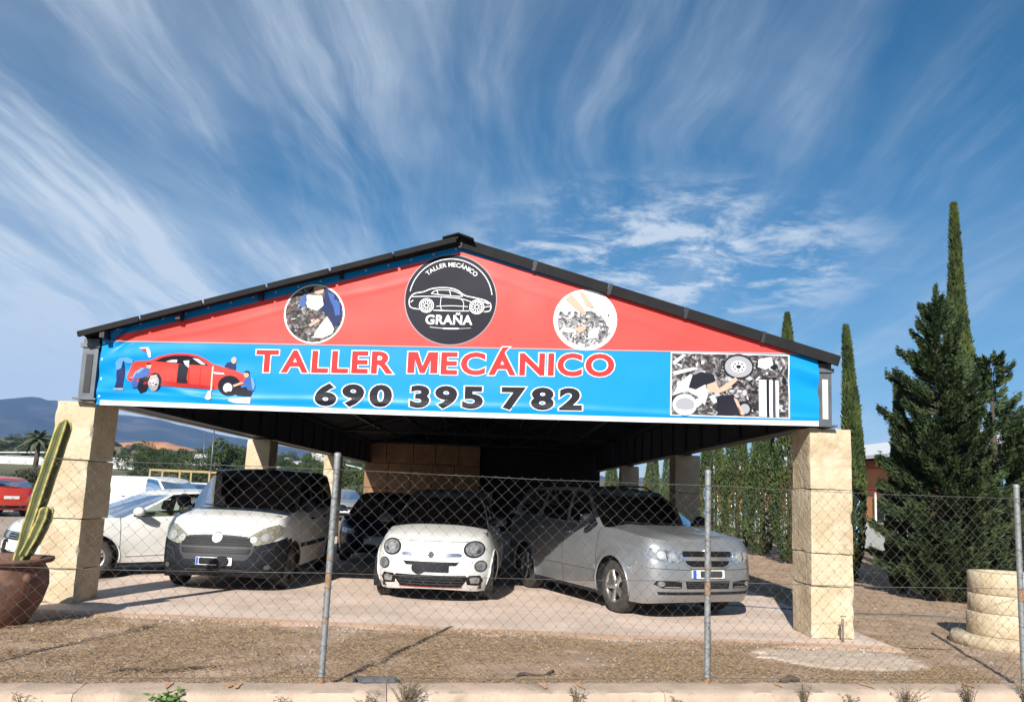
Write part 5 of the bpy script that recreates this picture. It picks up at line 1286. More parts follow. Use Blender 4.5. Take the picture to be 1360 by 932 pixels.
# ---- white three-door hatchback behind the left pillar
HATCH = dict(wb=2.60, W=0.905, fo=0.90, ro=0.72, r=0.325, zb=0.20, tyre=0.22, paint='paint_white', glass='glass_green', glass2='glass',
    zs=[(2.20, 0.69), (2.14, 0.76), (1.9, 0.84), (1.5, 0.905), (1.1, 0.955), (0.6, 0.965), (-0.6, 1.02), (-1.4, 1.07), (-2.02, 1.08)],
    front=[(0, .10), (.12, .03), (.3, 0), (.6, .01), (.8, .03), (1, .12)], lf=0.72, nf=2.6, crown=0.06, crease=0.015, bumper_q=0.66, bumper_x=1.62,
    gaps=[0.93, -0.42], doors=[(0.93, -0.42)], ws=(1.22, 0.32), rw=(-1.96, 0.18),
    gh=dict(zr=[(0.3, 1.33), (0.1, 1.385), (-0.5, 1.425), (-1.1, 1.39), (-1.6, 1.31)], ws_roof=(0.22, 0.16), rw_roof=(-1.50, 0.10), yr=0.585, yb=0.90, side=[(0.80, 0.02, 'side_a'), (-0.38, -0.42, 'pillar'), (-0.50, -0.52, 'side_b'), (-1.30, -1.12, 'pillar')], bulge=0.035),
    wheel='twin', handle_mat='paint_white', mirror_mat='paint_white', seat_z=0.42, seat_mat='seat_beige', sill_q=0.05,
    decals=[
        ('headlight', 'lens', 'front', [(0.46, 0.635), (0.64, 0.625), (0.78, 0.66), (0.84, 0.735), (0.80, 0.765), (0.62, 0.73), (0.47, 0.70)], 0.008, True, {'kids': [('bulb', 'lens_inner', 'front', oval(0.62, 0.675, 0.045, 0.038), {'offs': 0.014})]}),
        ('grille', 'plastic_dark', 'front', [(-0.43, 0.70), (-0.40, 0.58), (0.40, 0.58), (0.43, 0.70)], 0.008, {'kids': hbars('grille_bar', 'chrome', -0.40, 0.40, (0.61, 0.645, 0.68), 0.009, 0.014)}),
        ('badge', 'chrome', 'front', [(-0.07, 0.60), (0.05, 0.60), (0.075, 0.64), (0.075, 0.70), (-0.05, 0.70), (-0.075, 0.66)], 0.024),
        ('number_plate', 'plate_white', 'front', rrect(0, 0.475, 0.52, 0.11, 0.01), 0.022), ('plate_cover', 'plastic_dark', 'front', oval(-0.03, 0.475, 0.10, 0.10), 0.028),
        ('lower_grille', 'plastic_dark', 'front', [(-0.55, 0.40), (-0.50, 0.28), (0.50, 0.28), (0.55, 0.40)], 0.008),
        ('sill_crease', 'paint_white', 'side', [(0.85, 0.345), (-0.85, 0.40), (-0.85, 0.415), (0.85, 0.36)], 0.012, True)])
_th = R(47); _h = Vector((-math.sin(_th), -math.cos(_th), 0)); _l = Vector((math.cos(_th), -math.sin(_th), 0))
_w = Vector((-6.42, 13.35, 0)); _sc = 1.10
_c = _w - _l * (0.86 * _sc) - _h * (1.30 * _sc)
build_car('hatchback_car', HATCH, (_c.x, _c.y, -0.02), math.atan2(_h.y, _h.x), 'white three-door hatchback partly hidden by the left stone pillar and the cactus', scale=(_sc, _sc, 1.0))

# ---- cars further back (lighter trim)
def variant(S, **k): d = dict(S); d.update(k); return d
BACK_DECALS = [
    ('headlight', 'lens', 'front', [(0.46, 0.635), (0.64, 0.625), (0.78, 0.66), (0.84, 0.735), (0.80, 0.765), (0.62, 0.73), (0.47, 0.70)], 0.008, True),
    ('grille', 'plastic_dark', 'front', [(-0.43, 0.70), (-0.40, 0.58), (0.40, 0.58), (0.43, 0.70)], 0.008),
    ('number_plate', 'plate_white', 'front', rrect(0, 0.475, 0.52, 0.11, 0.01), 0.022), ('lower_grille', 'plastic_dark', 'front', [(-0.55, 0.40), (-0.50, 0.28), (0.50, 0.28), (0.55, 0.40)], 0.008),
    ('tail_lamp', 'tail_lamp', 'rear', [(0.55, 0.80), (0.82, 0.82), (0.84, 0.98), (0.70, 1.00), (0.58, 0.92)], 0.012, True), ('number_plate', 'plate_white', 'rear', rrect(0, 0.72, 0.52, 0.11, 0.01), 0.02),
    ('rear_trim', 'plastic', 'rear', [(-0.5, 0.32), (0.5, 0.32), (0.55, 0.42), (-0.55, 0.42)], 0.01)]
FIVE = variant(HATCH, gaps=[0.93, 0.0, -0.85], doors=[(0.93, 0.0), (0.0, -0.85)], decals=BACK_DECALS, wheel='cap', seat_mat='seat_cloth',
    zs=[(2.20, 0.74), (2.12, 0.83), (1.9, 0.90), (1.5, 0.955), (1.1, 0.99), (0.6, 1.0), (-0.6, 1.04), (-1.4, 1.08), (-2.02, 1.09)],
    gh=dict(zr=[(0.35, 1.38), (0.1, 1.43), (-0.5, 1.465), (-1.1, 1.45), (-1.7, 1.38)], ws_roof=(0.25, 0.16), rw_roof=(-1.68, 0.10), yr=0.60, yb=0.90, side=[(0.80, 0.05, 'side_a'), (0.0, -0.06, 'pillar'), (-0.10, -0.15, 'side_b'), (-0.85, -0.85, 'pillar'), (-0.98, -0.95, 'side_c'), (-1.45, -1.30, 'pillar')], bulge=0.035))
build_car('hatchback_car', variant(FIVE, paint='paint_navy', glass='glass', glass2='glass', gh=dict(FIVE['gh'])), (-2.55, 19.6, 0), R(-90) + R(2), 'dark navy hatchback in the shade behind the white leisure van')
build_car('hatchback_car', variant(FIVE, paint='paint_red', glass='glass_dark', glass2='glass_dark', wheel='ten', roof_mat='paint_red'), (-19.6, 32.3, -0.03), R(140), 'red hatchback on the lot at the left edge beyond the cactus')
VAN = variant(MPV, wb=3.2, W=0.95, fo=0.90, ro=0.95, roof_mat=None, pillar_mat=None, bumper_mat='paint_white', clad=None, wheel='cap', glass='glass_dark', glass2='glass_dark', no_rear=True, mirror_mat='plastic', lip_mat='paint_white', lip=0.01,
    zs=[(2.5, 0.90), (2.42, 0.98), (2.2, 1.08), (1.9, 1.16), (1.6, 1.22), (0.8, 1.24), (-1.4, 1.26), (-2.55, 1.28)],
    gaps=[1.15, 0.1, -1.0], doors=[(1.15, 0.1), (0.1, -1.0)], ws=(1.75, 0.34), rw=(-2.48, 0.06), gh=dict(zr=[(1.0, 1.72), (0.75, 1.82), (0.2, 1.90), (-1.0, 1.91), (-2.4, 1.88)], ws_roof=(0.92, 0.2), rw_roof=(-2.42, 0.03), yr=0.76, yb=0.93, side=[(1.28, 0.62, 'side_a'), (0.20, 0.14, 'pillar'), (-2.2, -2.2, 'pillar')], bulge=0.03),
    decals=[('headlight', 'lens', 'front', [(0.46, 0.78), (0.64, 0.77), (0.84, 0.86), (0.86, 0.98), (0.66, 0.94), (0.48, 0.86)], 0.01, True), ('grille', 'plastic_dark', 'front', [(-0.44, 0.84), (-0.42, 0.68), (0.42, 0.68), (0.44, 0.84)], 0.008), ('lower_grille', 'plastic_dark', 'front', [(-0.5, 0.5), (-0.46, 0.34), (0.46, 0.34), (0.5, 0.5)], 0.008),
            ('tail_lamp', 'tail_lamp', 'rear', [(0.80, 0.9), (0.90, 0.9), (0.90, 1.25), (0.80, 1.25)], 0.012, True), ('number_plate', 'plate_white', 'rear', rrect(0, 0.8, 0.52, 0.11, 0.01), 0.02)])
build_car('panel_van', VAN, (-13.35, 32.8, -0.25), R(-24), 'white panel van parked in the lot behind the white hatchback', cat='van')
build_car('hatchback_car', variant(FIVE, paint='paint_blue', wheel='cap', glass='glass', glass2='glass_dark'), (-13.0, 37.0, -0.05), R(60), 'dark blue hatchback just right of the white panel van')
build_car('hatchback_car', variant(FIVE, paint='paint_white', glass='glass_dark', glass2='glass_dark'), (-11.9, 40.5, -0.05), R(-70), 'small white car whose roof shows far behind the leisure van')
build_car('hatchback_car', variant(FIVE, paint='paint_black', glass='glass_dark', glass2='glass_dark'), (-16.6, 35.0, -0.05), R(-65), 'dark car peeping out between the left pillar and the white panel van')
build_car('hatchback_car', variant(FIVE, paint='paint_silver', glass='glass_dark', glass2='glass_dark'), (-7.6, 41.0, -0.05), R(-75), 'silver car far back in the gap between carport pillars')
# ================================================================== MOTORCYCLE in the shade
def build_motorcycle(loc, rz):
    t = empty('motorcycle', loc, rz); tag(t, 'dark motorcycle standing in the deep shade right of the white crossover', 'motorcycle')
    for x in (0.68, -0.68):
        w = empty('wheel', (x, 0, 0.31), 0, t)
        MX = Matrix.Rotation(R(90), 4, 'X')
        MB().lathe([(0.22, -0.045), (0.27, -0.055), (0.305, -0.03), (0.31, 0), (0.305, 0.03), (0.27, 0.055), (0.22, 0.045)], 28, MX).build('tyre', 'rubber', w, True)
        m = MB().lathe([(0.225, -0.03), (0.20, -0.02), (0.20, 0.02), (0.225, 0.03)], 28, MX); m.lathe([(0.0, 0.03), (0.035, 0.03), (0.035, -0.03), (0, -0.03)], 14, MX)
        for k in range(6):
            a = k * math.pi / 3; m.bar((0.03 * math.cos(a), 0, 0.03 * math.sin(a)), (0.205 * math.cos(a), 0, 0.205 * math.sin(a)), 0.02)
        m.build('rim', 'alloy', w, True)
    for s in (1, -1): MB().tube([(0.68, s * 0.09, 0.31), (0.52, s * 0.09, 0.75), (0.44, s * 0.08, 0.98)], [0.026, 0.024, 0.02], 8).build('fork', 'alloy', t, True)
    MB().tube([(0.40, -0.36, 1.06), (0.44, -0.2, 1.04), (0.46, 0, 1.0), (0.44, 0.2, 1.04), (0.40, 0.36, 1.06)], 0.014, 8).build('handlebar', 'alloy', t, True)
    for s in (1, -1):
        MB().tube([(0.40, s * 0.26, 1.05), (0.40, s * 0.37, 1.06)], 0.020, 8).build('grip', 'rubber', t, True)
        MB().tube([(0.44, s * 0.26, 1.05), (0.46, s * 0.30, 1.18)], 0.006, 6).build('mirror_stem', 'plastic', t)
        MB().box((0.46, s * 0.32, 1.20), (0.03, 0.12, 0.07), ch=0.012).build('mirror', 'chrome', t)
    MB().lathe([(0.0, 0.06), (0.07, 0.055), (0.095, 0.02), (0.085, -0.05), (0.0, -0.09)], 18, Matrix.Translation((0.60, 0, 0.86)) @ Matrix.Rotation(R(90), 4, 'Y')).build('headlamp', 'lens', t, True)
    def pod(name, c, rx, ry, rz_, m):
        bm = bmesh.new(); bmesh.ops.create_uvsphere(bm, u_segments=16, v_segments=10, radius=1)
        for v in bm.verts:
            k = 1 - 0.35 * max(0, -v.co.x); v.co = Vector((v.co.x * rx, v.co.y * ry * k, v.co.z * rz_ * (0.75 if v.co.z < 0 else 1))) + Vector(c)
        bm.verts.index_update(); MB().add([v.co for v in bm.verts], [tuple(v.index for v in f.verts) for f in bm.faces]).build(name, m, t, True); bm.free()
    pod('tank', (0.22, 0, 0.82), 0.30, 0.17, 0.17, 'paint_black'); pod('engine', (0.10, 0, 0.45), 0.24, 0.18, 0.22, 'steel_wheel')
    MB().box((-0.32, 0, 0.80), (0.70, 0.26, 0.10), ch=0.04).build('seat', 'rubber', t, True); pod('tail', (-0.62, 0, 0.80), 0.20, 0.12, 0.10, 'paint_black')
    MB().box((-0.80, 0, 0.79), (0.03, 0.12, 0.05), ch=0.01).build('tail_lamp', 'tail_lamp', t)
    MB().tube([(0.46, 0, 0.92), (0.1, 0, 0.66), (-0.35, 0, 0.66), (-0.68, 0, 0.31)], 0.025, 8).build('frame', 'plastic', t, True)
    MB().tube([(0.20, 0.12, 0.35), (0.0, 0.17, 0.26), (-0.4, 0.19, 0.32), (-0.8, 0.2, 0.42)], [0.02, 0.022, 0.04, 0.045], 10).build('exhaust', 'alloy', t, True)
    vs = []; fs = []
    for k in range(9):
        a = R(30) + R(110) * k / 8
        for s in (-1, 1): vs.append((0.68 + 0.345 * math.cos(a), s * 0.06, 0.31 + 0.345 * math.sin(a)))
    for k in range(8): fs.append((2 * k, 2 * k + 1, 2 * k + 3, 2 * k + 2))
    link('mudguard', make_mesh('mudguard', vs, fs, 'paint_black', True), t)
    MB().tube([(-0.05, 0.12, 0.3), (-0.12, 0.26, 0.02)], 0.012, 6).build('stand', 'alloy', t)
build_motorcycle((0.62, 18.3, 0), R(-78))

# ================================================================== FENCE
fence = empty('chain_link_fence', (1.88, Yfence(1.88), 0.04)); tag(fence, 'wire mesh fence on galvanised posts in front of the carport', 'fence')
FO = Vector((1.88, Yfence(1.88), 0.04)); FANG = math.atan(0.155); FD = Vector((math.cos(FANG), math.sin(FANG), 0))
def fp(x, z): return Vector((x, Yfence(x), z)) - FO
POSTX = (-4.55, -1.335, 1.89, 4.97, 8.4)
for i, x in enumerate(POSTX):
    lean = (0.0, 0.012, -0.006, 0.0, 0)[i]; top = 1.86 if i != 0 else 1.80
    p = MB().tube([fp(x, 0.0) , fp(x + lean * 0.5, 0.95), fp(x + lean, top)], 0.0265, 14).build('post', 'galvanised', fence, True); smooth_by_angle(p, 50)
    MB().lathe([(0.029, -0.02), (0.029, 0.005), (0.018, 0.014), (0.0, 0.016)], 14, Matrix.Translation(fp(x + lean, top))).build('post_cap', 'galvanised', p, True)
    # rust patches wrapped round part of the tube, and tie wires
    for (z0, z1, a0, a1) in ((0.78, 0.90, 220, 310), (1.0, 1.03, 230, 290), (0.02, 0.08, 180, 360), (0.5, 0.55, 240, 290))[: (4 if i == 1 else 3 if i == 2 else 1)]:
        vs = []; fs = []; n = 9
        for k in range(n + 1):
            a = R(a0 + (a1 - a0) * k / n); jz = 0.02 * hash_noise(k * 1.7, i * 3.1, z0)
            for z in (z0 + jz, z1 + jz * 2): q = fp(x + lean * z / top, z); vs.append(q + Vector((0.0272 * math.cos(a), 0.0272 * math.sin(a), 0)))
        for k in range(n): fs.append((2 * k, 2 * k + 2, 2 * k + 3, 2 * k + 1))
        link('rust_patch', make_mesh('rust_patch', vs, fs, 'rust', True), p)
    for z in (0.12, 0.33, 0.55, 0.78, 1.0, 1.25, 1.5, 1.70):
        MB().tube([fp(x + lean * z / top, z) + Vector((0.030 * math.cos(a), 0.030 * math.sin(a), 0.004 * math.sin(2 * a))) for a in np.linspace(0, 2 * math.pi, 11)[:-1]], 0.0022, 4, closed=True).build('tie_wire', 'wire', p)
def fence_sag(x, z):
    return 0.020 * hash_noise(x * 0.7, z * 0.9) * min(1, z) + 0.008 * hash_noise(x * 3, z * 3, 4)
for z in (1.735, 0.90, 0.09):
    pts = []
    for k in range(90):
        x = -4.6 + 13.3 * k / 89; sg = min(abs(x - q) for q in POSTX); pts.append(fp(x, z - 0.012 * min(1, sg / 1.5) + 0.004 * hash_noise(x * 2, z)) + Vector((0, -0.028, 0)))
    MB().tube(pts, 0.0026, 5).build('line_wire', 'wire', fence)
# woven mesh: zig-zag wires, each hooked with its neighbours
def build_mesh_wire():
    px, pz = 0.056, 0.056; z0, z1 = 0.06, 1.745; rows = int((z1 - z0) / pz); V = []; F = []; r = 0.0016; n = 3; base = 0
    ring = np.array([[math.cos(a), math.sin(a)] for a in np.linspace(0, 2 * math.pi, n + 1)[:-1]]) * r
    for k in range(int(13.3 / px)):
        x = -4.6 + k * px; pts = []
        for j in range(rows + 1):
            zz = z0 + j * pz; xx = x + (px + 0.004 if (j + k) % 2 else -0.004)
            pts.append((xx + 0.008 * hash_noise(xx * 3, zz * 3, 2), Yfence(xx) - 0.029 + fence_sag(xx, zz) + (0.003 if j % 2 else -0.003), zz + 0.010 * hash_noise(xx * 1.3, zz * 1.1, 5)))
        P = np.array(pts) - np.array(FO)
        V.append((P[:, None, :] + np.stack([ring[:, 0], ring[:, 1], np.zeros(n)], 1)[None]).reshape(-1, 3))
        for j in range(len(P) - 1):
            for q in range(n): l = (q + 1) % n; F.append((base + j * n + q, base + j * n + l, base + (j + 1) * n + l, base + (j + 1) * n + q))
        base += len(P) * n
    o = link('wire_mesh', tri_soup('wire_mesh', np.concatenate(V), F, 'wire'), fence); o['kind'] = 'stuff'
build_mesh_wire()

# ================================================================== POT AND CACTUS
pot = empty('plant_pot', (-5.36, 9.10, 0)); tag(pot, 'big round brown terracotta pot at the left edge, holding the cactus', 'pot')
def lump_lathe(prof, n, amp, seed):
    m = MB().lathe(prof, n); m.v = [tuple(Vector(v) * (1 + amp * hash_noise(v[0] * 3 + seed, v[1] * 3, v[2] * 3))) for v in m.v]; return m
lump_lathe([(0.0, 0.0), (0.33, 0.0), (0.37, 0.06), (0.46, 0.22), (0.505, 0.40), (0.49, 0.54), (0.445, 0.62), (0.46, 0.635), (0.525, 0.65), (0.535, 0.675), (0.525, 0.695), (0.46, 0.695), (0.44, 0.66), (0.43, 0.58)], 48, 0.012, 3).build('vessel', 'terracotta', pot, True)
lump_lathe([(0.0, 0.615), (0.43, 0.60)], 30, 0.01, 8).build('soil', 'soil', pot, True)
for a in (-25, 60, 200):
    MB().lathe([(0.0, 0.045), (0.03, 0.04), (0.05, 0.015), (0.055, -0.02)], 14, Matrix.Translation((0.49 * math.cos(R(a)), 0.49 * math.sin(R(a)), 0.50)) @ Matrix.Rotation(R(a), 4, 'Z') @ Matrix.Rotation(R(90), 4, 'Y')).build('boss', 'terracotta', pot, True)
cactus = empty('cactus', (-5.18, 9.10, 0.6)); tag(cactus, 'tall leaning ribbed column cactus with one short side arm', 'cactus')
def cactus_stem(pts, rad, name, ribs=6):
    pts = [Vector(p) for p in pts]; fine = []
    for i in range(len(pts) - 1):
        for k in range(10): fine.append(pts[i].lerp(pts[i + 1], k / 10))
    fine.append(pts[-1]); N = len(fine); n = ribs * 6; m = MB(); vs = []; fs = []; rl = [[] for _ in range(ribs)]
    for i, p in enumerate(fine):
        t = i / (N - 1); cap = math.sqrt(max(0.0, 1 - max(0, (t - 0.93) / 0.07) ** 2)); r0 = rad * (1 + 0.03 * math.sin(t * 30)) * (0.92 + 0.16 * math.sin(t * 3.0)) * max(0.05, cap)
        for k in range(n):
            a = 2 * math.pi * k / n; w = abs(math.cos(a * ribs / 2)); rr = r0 * (0.45 + 0.55 * w ** 1.4); v = p + Vector((math.cos(a + .3) * rr, math.sin(a + .3) * rr, 0)); vs.append(v)
            if k % (n // ribs) == 0: rl[k // (n // ribs)].append(v + Vector((math.cos(a + .3), math.sin(a + .3), 0)) * 0.002)
    for i in range(N - 1):
        for k in range(n): l = (k + 1) % n; fs.append((i * n + k, i * n + l, (i + 1) * n + l, (i + 1) * n + k))
    fs.append(tuple((N - 1) * n + k for k in range(n)))
    st = m.add(vs, fs).build(name, 'cactus', cactus, True)
    for q in rl: MB().tube(q, 0.014, 5).build('rib_edge', 'cactus_rib', st, True)
    sp = MB()
    for q in rl:
        for v in q[1::2]:
            for _ in range(3): d = Vector((rng.uniform(-1, 1), rng.uniform(-1, 1), rng.uniform(-.6, .8))).normalized() * 0.028; sp.add([v, v + d + Vector((.002, 0, 0)), v + d * .3 + Vector((0, 0, .003))], [(0, 1, 2)])
    s = sp.build('spines', 'straw', st); s['kind'] = 'stuff'
cactus_stem([(0.02, 0.05, 0.0), (0.10, 0.03, 0.40), (0.20, 0.02, 0.85), (0.30, 0.0, 1.25), (0.375, 0.0, 1.60)], 0.074, 'stem', 5)
cactus_stem([(0.10, 0.0, 0.12), (0.20, -0.02, 0.32), (0.27, -0.02, 0.52), (0.285, -0.02, 0.64)], 0.062, 'arm', 5)

# ================================================================== ROUND STONE PLANTER, right
planter = empty('stone_planter', (6.35, 10.2, 0)); tag(planter, 'round drum of stacked sandstone rings near the right fence post', 'planter')
z = 0.0
lump_lathe([(0.0, -0.03), (0.62, -0.03), (0.63, 0.06), (0.60, 0.115), (0.0, 0.12)], 40, 0.02, 1).build('base_ring', 'stone', planter, True)
z = 0.12
for i, h in enumerate((0.27, 0.22, 0.26)):
    rr_ = 0.43 + (0.008, -0.004, 0.0)[i]
    m = lump_lathe([(0.0, 0), (rr_ - 0.006, 0.0), (rr_, 0.006), (rr_ + 0.002, h * 0.5), (rr_, h - 0.010), (rr_ - 0.008, h - 0.004), (0.0 if i < 2 else 0.30, h - 0.004)] + ([(0.29, h - 0.1), (0, h - 0.1)] if i == 2 else []), 40, 0.004, 5 + i)
    m.build('stone_ring', 'stone', planter, True, (0.01 * i, 0, z)); z += h
# ================================================================== small yard things
tap = empty('standpipe', (4.20, 9.92, 0)); tag(tap, 'little rusty water tap on a pipe at the foot of the right pillar', 'tap')
MB().tube([(0, 0, -0.03), (0.0, 0.0, 0.22), (0.0, 0.01, 0.27)], 0.013, 8).build('pipe', 'galvanised', tap, True)
MB().tube([(0, 0.01, 0.25), (-0.03, -0.05, 0.25), (-0.035, -0.07, 0.20)], 0.014, 8).build('spout', 'rust', tap, True); MB().tube([(-0.03, -0.02, 0.30), (0.03, -0.02, 0.30)], 0.008, 6).build('handle', 'rust', tap)
box = empty('drain_box', (-0.93, Yfence(-0.93) + 0.13, -0.02)); tag(box, 'small grey inspection box frame set behind the kerb', 'drain')
m = MB(); 
for s in (-1, 1): m.box((0, s * 0.10, 0.03), (0.36, 0.02, 0.06)); m.box((s * 0.17, 0, 0.03), (0.02, 0.18, 0.06))
m.build('frame', 'grey_steel', box, rot=(0, 0, FANG)); MB().box((0, 0, 0.016), (0.32, 0.18, 0.01)).build('lid', 'cement', box, rot=(0, 0, FANG))
tag(MB().tube([(-0.9 + 0.8 * k / 12, 0.05 * math.sin(k * .7) + 0.10 * k / 12, 0.006 * math.sin(k)) for k in range(13)], 0.012, 6).build('shadow_streak', 'bark', None, True, (-2.25, 7.30, 0.0), (0, 0, 0.25)), 'thin dark rod standing for a cast shadow in the verge left of the first post', 'shadow')  # thin cast shadow on the verge, put in as a dark rod
tag(MB().tube([(-0.2 + 0.4 * k / 8, 0.03 * math.sin(k * .9), 0.006 * math.sin(k)) for k in range(9)], [0.01 + 0.006 * math.sin(k) for k in range(9)], 6).build('shadow_streak', 'bark', None, True, (0.42, 7.55, 0.005), (0, 0, 0.5)), 'short dark rod standing for a cast shadow on the verge near the middle of the fence', 'shadow')  # short stub of cast shadow, likewise modelled as a dark rod
tag(MB().tube([(-0.1, 0, 0), (0, .03, .02), (0.08, 0.02, .01)], [0.02, 0.035, 0.015], 6).build('dark_lump', 'bark', None, True, (2.75, 7.62, 0.01)), 'dark lump on the verge right of the second post', 'wood')  # small dark lump lying on the earth
tag(MB().tube([(-2.2 + 4.6 * k / 20, 0.10 * math.sin(k * .5), 0) for k in range(21)], 0.009, 6).build('hose', 'grey_steel', None, True, (5.3, 12.6, 0.012), (0, 0, -0.12)), 'thin pale hose lying on the ground behind the right pillar', 'hose')
# spilt cement patch by the right pillar
vs = [(0, 0, 0.02)]; fs = []; NS = 120
for rI, fr_ in enumerate((0.25, 0.5, 0.75, 0.9, 1.0)):
    for k in range(NS):
        a = 2 * math.pi * k / NS; c_, s_ = math.cos(a), math.sin(a); r0 = fr_ * (1 + 0.30 * hash_noise(c_ * 1.5, s_ * 1.5, 3) + 0.22 * fr_ * hash_noise(c_ * 5, s_ * 5, 6) + 0.16 * fr_ * hash_noise(c_ * 16, s_ * 16, 9))
        vs.append((0.92 * r0 * c_, 0.60 * r0 * s_, 0.018 * (1 - fr_ ** 2) + 0.016 * hash_noise(r0 * c_ * 5, r0 * s_ * 5) - (0.022 if fr_ == 1 else 0)))
for k in range(NS):
    l = (k + 1) % NS; fs.append((0, 1 + k, 1 + l))
    for rI in range(4): b = 1 + rI * NS; fs.append((b + k, b + NS + k, b + NS + l, b + l))
tag(link('cement_patch', make_mesh('cement_patch', vs, fs, 'cement', True), None, (3.75, 8.95, -0.012)), kind='structure')

# ================================================================== FOLIAGE
def leaf_cloud(P, D, length, width, m, name, seed, fold=True):
    """one elongated leaf spray (two triangles) per point P pointing along D"""
    g = np.random.default_rng(seed); n = len(P); L = length * g.uniform(0.6, 1.3, n)[:, None]; Wd = width * g.uniform(0.6, 1.3, n)[:, None]
    D = D / np.linalg.norm(D, axis=1, keepdims=True); S = np.cross(D, g.normal(size=(n, 3))); S /= np.linalg.norm(S, axis=1, keepdims=True)
    a = P - D * L * 0.3; b = P + S * Wd * 0.5 + D * L * 0.1; c = P + D * L * 0.7; d = P - S * Wd * 0.5 + D * L * 0.1
    V = np.stack([a, b, c, d], 1).reshape(-1, 3); F = np.arange(4 * n).reshape(-1, 4)
    return tri_soup(name, V, F, m)
def cypress_mesh(h, rad, n, seed, bare=0.05):
    g = np.random.default_rng(seed); t = g.uniform(0, 1, n) ** 0.92; an = g.uniform(0, 2 * math.pi, n)
    prof = np.interp(t, [0, bare, 0.10, 0.3, 0.6, 0.8, 0.93, 1.0], [0.5, 0.6, 0.85, 1.0, 0.62, 0.32, 0.17, 0.03])
    lump = np.array([1 + 0.28 * hash_noise(math.cos(a) * 1.6 + seed, math.sin(a) * 1.6, q * h * 0.7) + 0.22 * hash_noise(math.cos(a) * 4 + seed, math.sin(a) * 4, q * h * 1.6) for a, q in zip(an, t)])
    rr = rad * prof * lump * (g.uniform(0.25, 1, n) ** 0.35)
    wob = 0.06 * np.sin(t * 5 + seed); P = np.stack([rr * np.cos(an) + wob, rr * np.sin(an), t * h + 0.08], 1)
    D = np.stack([np.cos(an) * 0.45, np.sin(an) * 0.45, np.ones(n)], 1) + g.normal(scale=0.25, size=(n, 3))
    return leaf_cloud(P, D, 0.13, 0.048, 'cypress_leaf', 'crown', seed)
CYP = {}
def cypress(x, y, h, rad, label, seed, group=None, n=11000):
    t = empty('cypress_tree', (x, y, -0.03), rng.uniform(0, 6)); tag(t, label, 'tree', group)
    link('crown', cypress_mesh(h, rad, n, seed), t)
    MB().tube([(0, 0, -0.05), (0.02, 0, h * 0.4), (0, 0.02, h * 0.9)], [0.10, 0.06, 0.015], 8).build('trunk', 'bark', t, True)
G = 'cypresses along the right side'
cypress(7.78, 17.9, 5.55, 0.33, 'tall thin cypress just right of the right front pillar', 21, G)
cypress(8.15, 22.6, 6.9, 0.60, 'cypress directly left of the right front pillar, its tip showing above the roof', 22, G, 13000)
cypress(8.35, 25.6, 5.4, 0.56, 'second cypress leftward from the right front pillar', 23, G)
cypress(8.55, 28.9, 5.3, 0.62, 'third cypress leftward from the right front pillar, behind the second fence post', 24, G, 10000)
cypress(7.95, 30.2, 5.4, 0.62, 'fourth cypress leftward from the right front pillar, crowding the third', 25, G)
cypress(8.20, 38.5, 5.2, 0.56, 'cypress just left of the brown inner right pillar', 26, G, 8000)
cypress(8.05, 42.5, 5.2, 0.5, 'slim cypress second to the left of the brown inner right pillar', 27, G, 8000)
cypress(7.6, 54.0, 5.0, 0.60, 'farthest cypress, at the right end of the dark back wall', 28, G, 8000)
cypress(9.15, 15.9, 7.75, 0.36, 'tallest cypress, its bare spire rising above the bushy conifer', 29, G, 14000)
cypress(8.15, 16.4, 4.0, 0.33, 'short cypress at the left flank of the bushy conifer', 30, G)
cypress(10.05, 15.6, 3.3, 0.30, 'short slim cypress right of the bushy conifer by the right fence post', 31, G)
cypress(11.2, 17.2, 2.3, 0.6, 'low broad cypress cut by the right picture edge', 32, G, 11000)

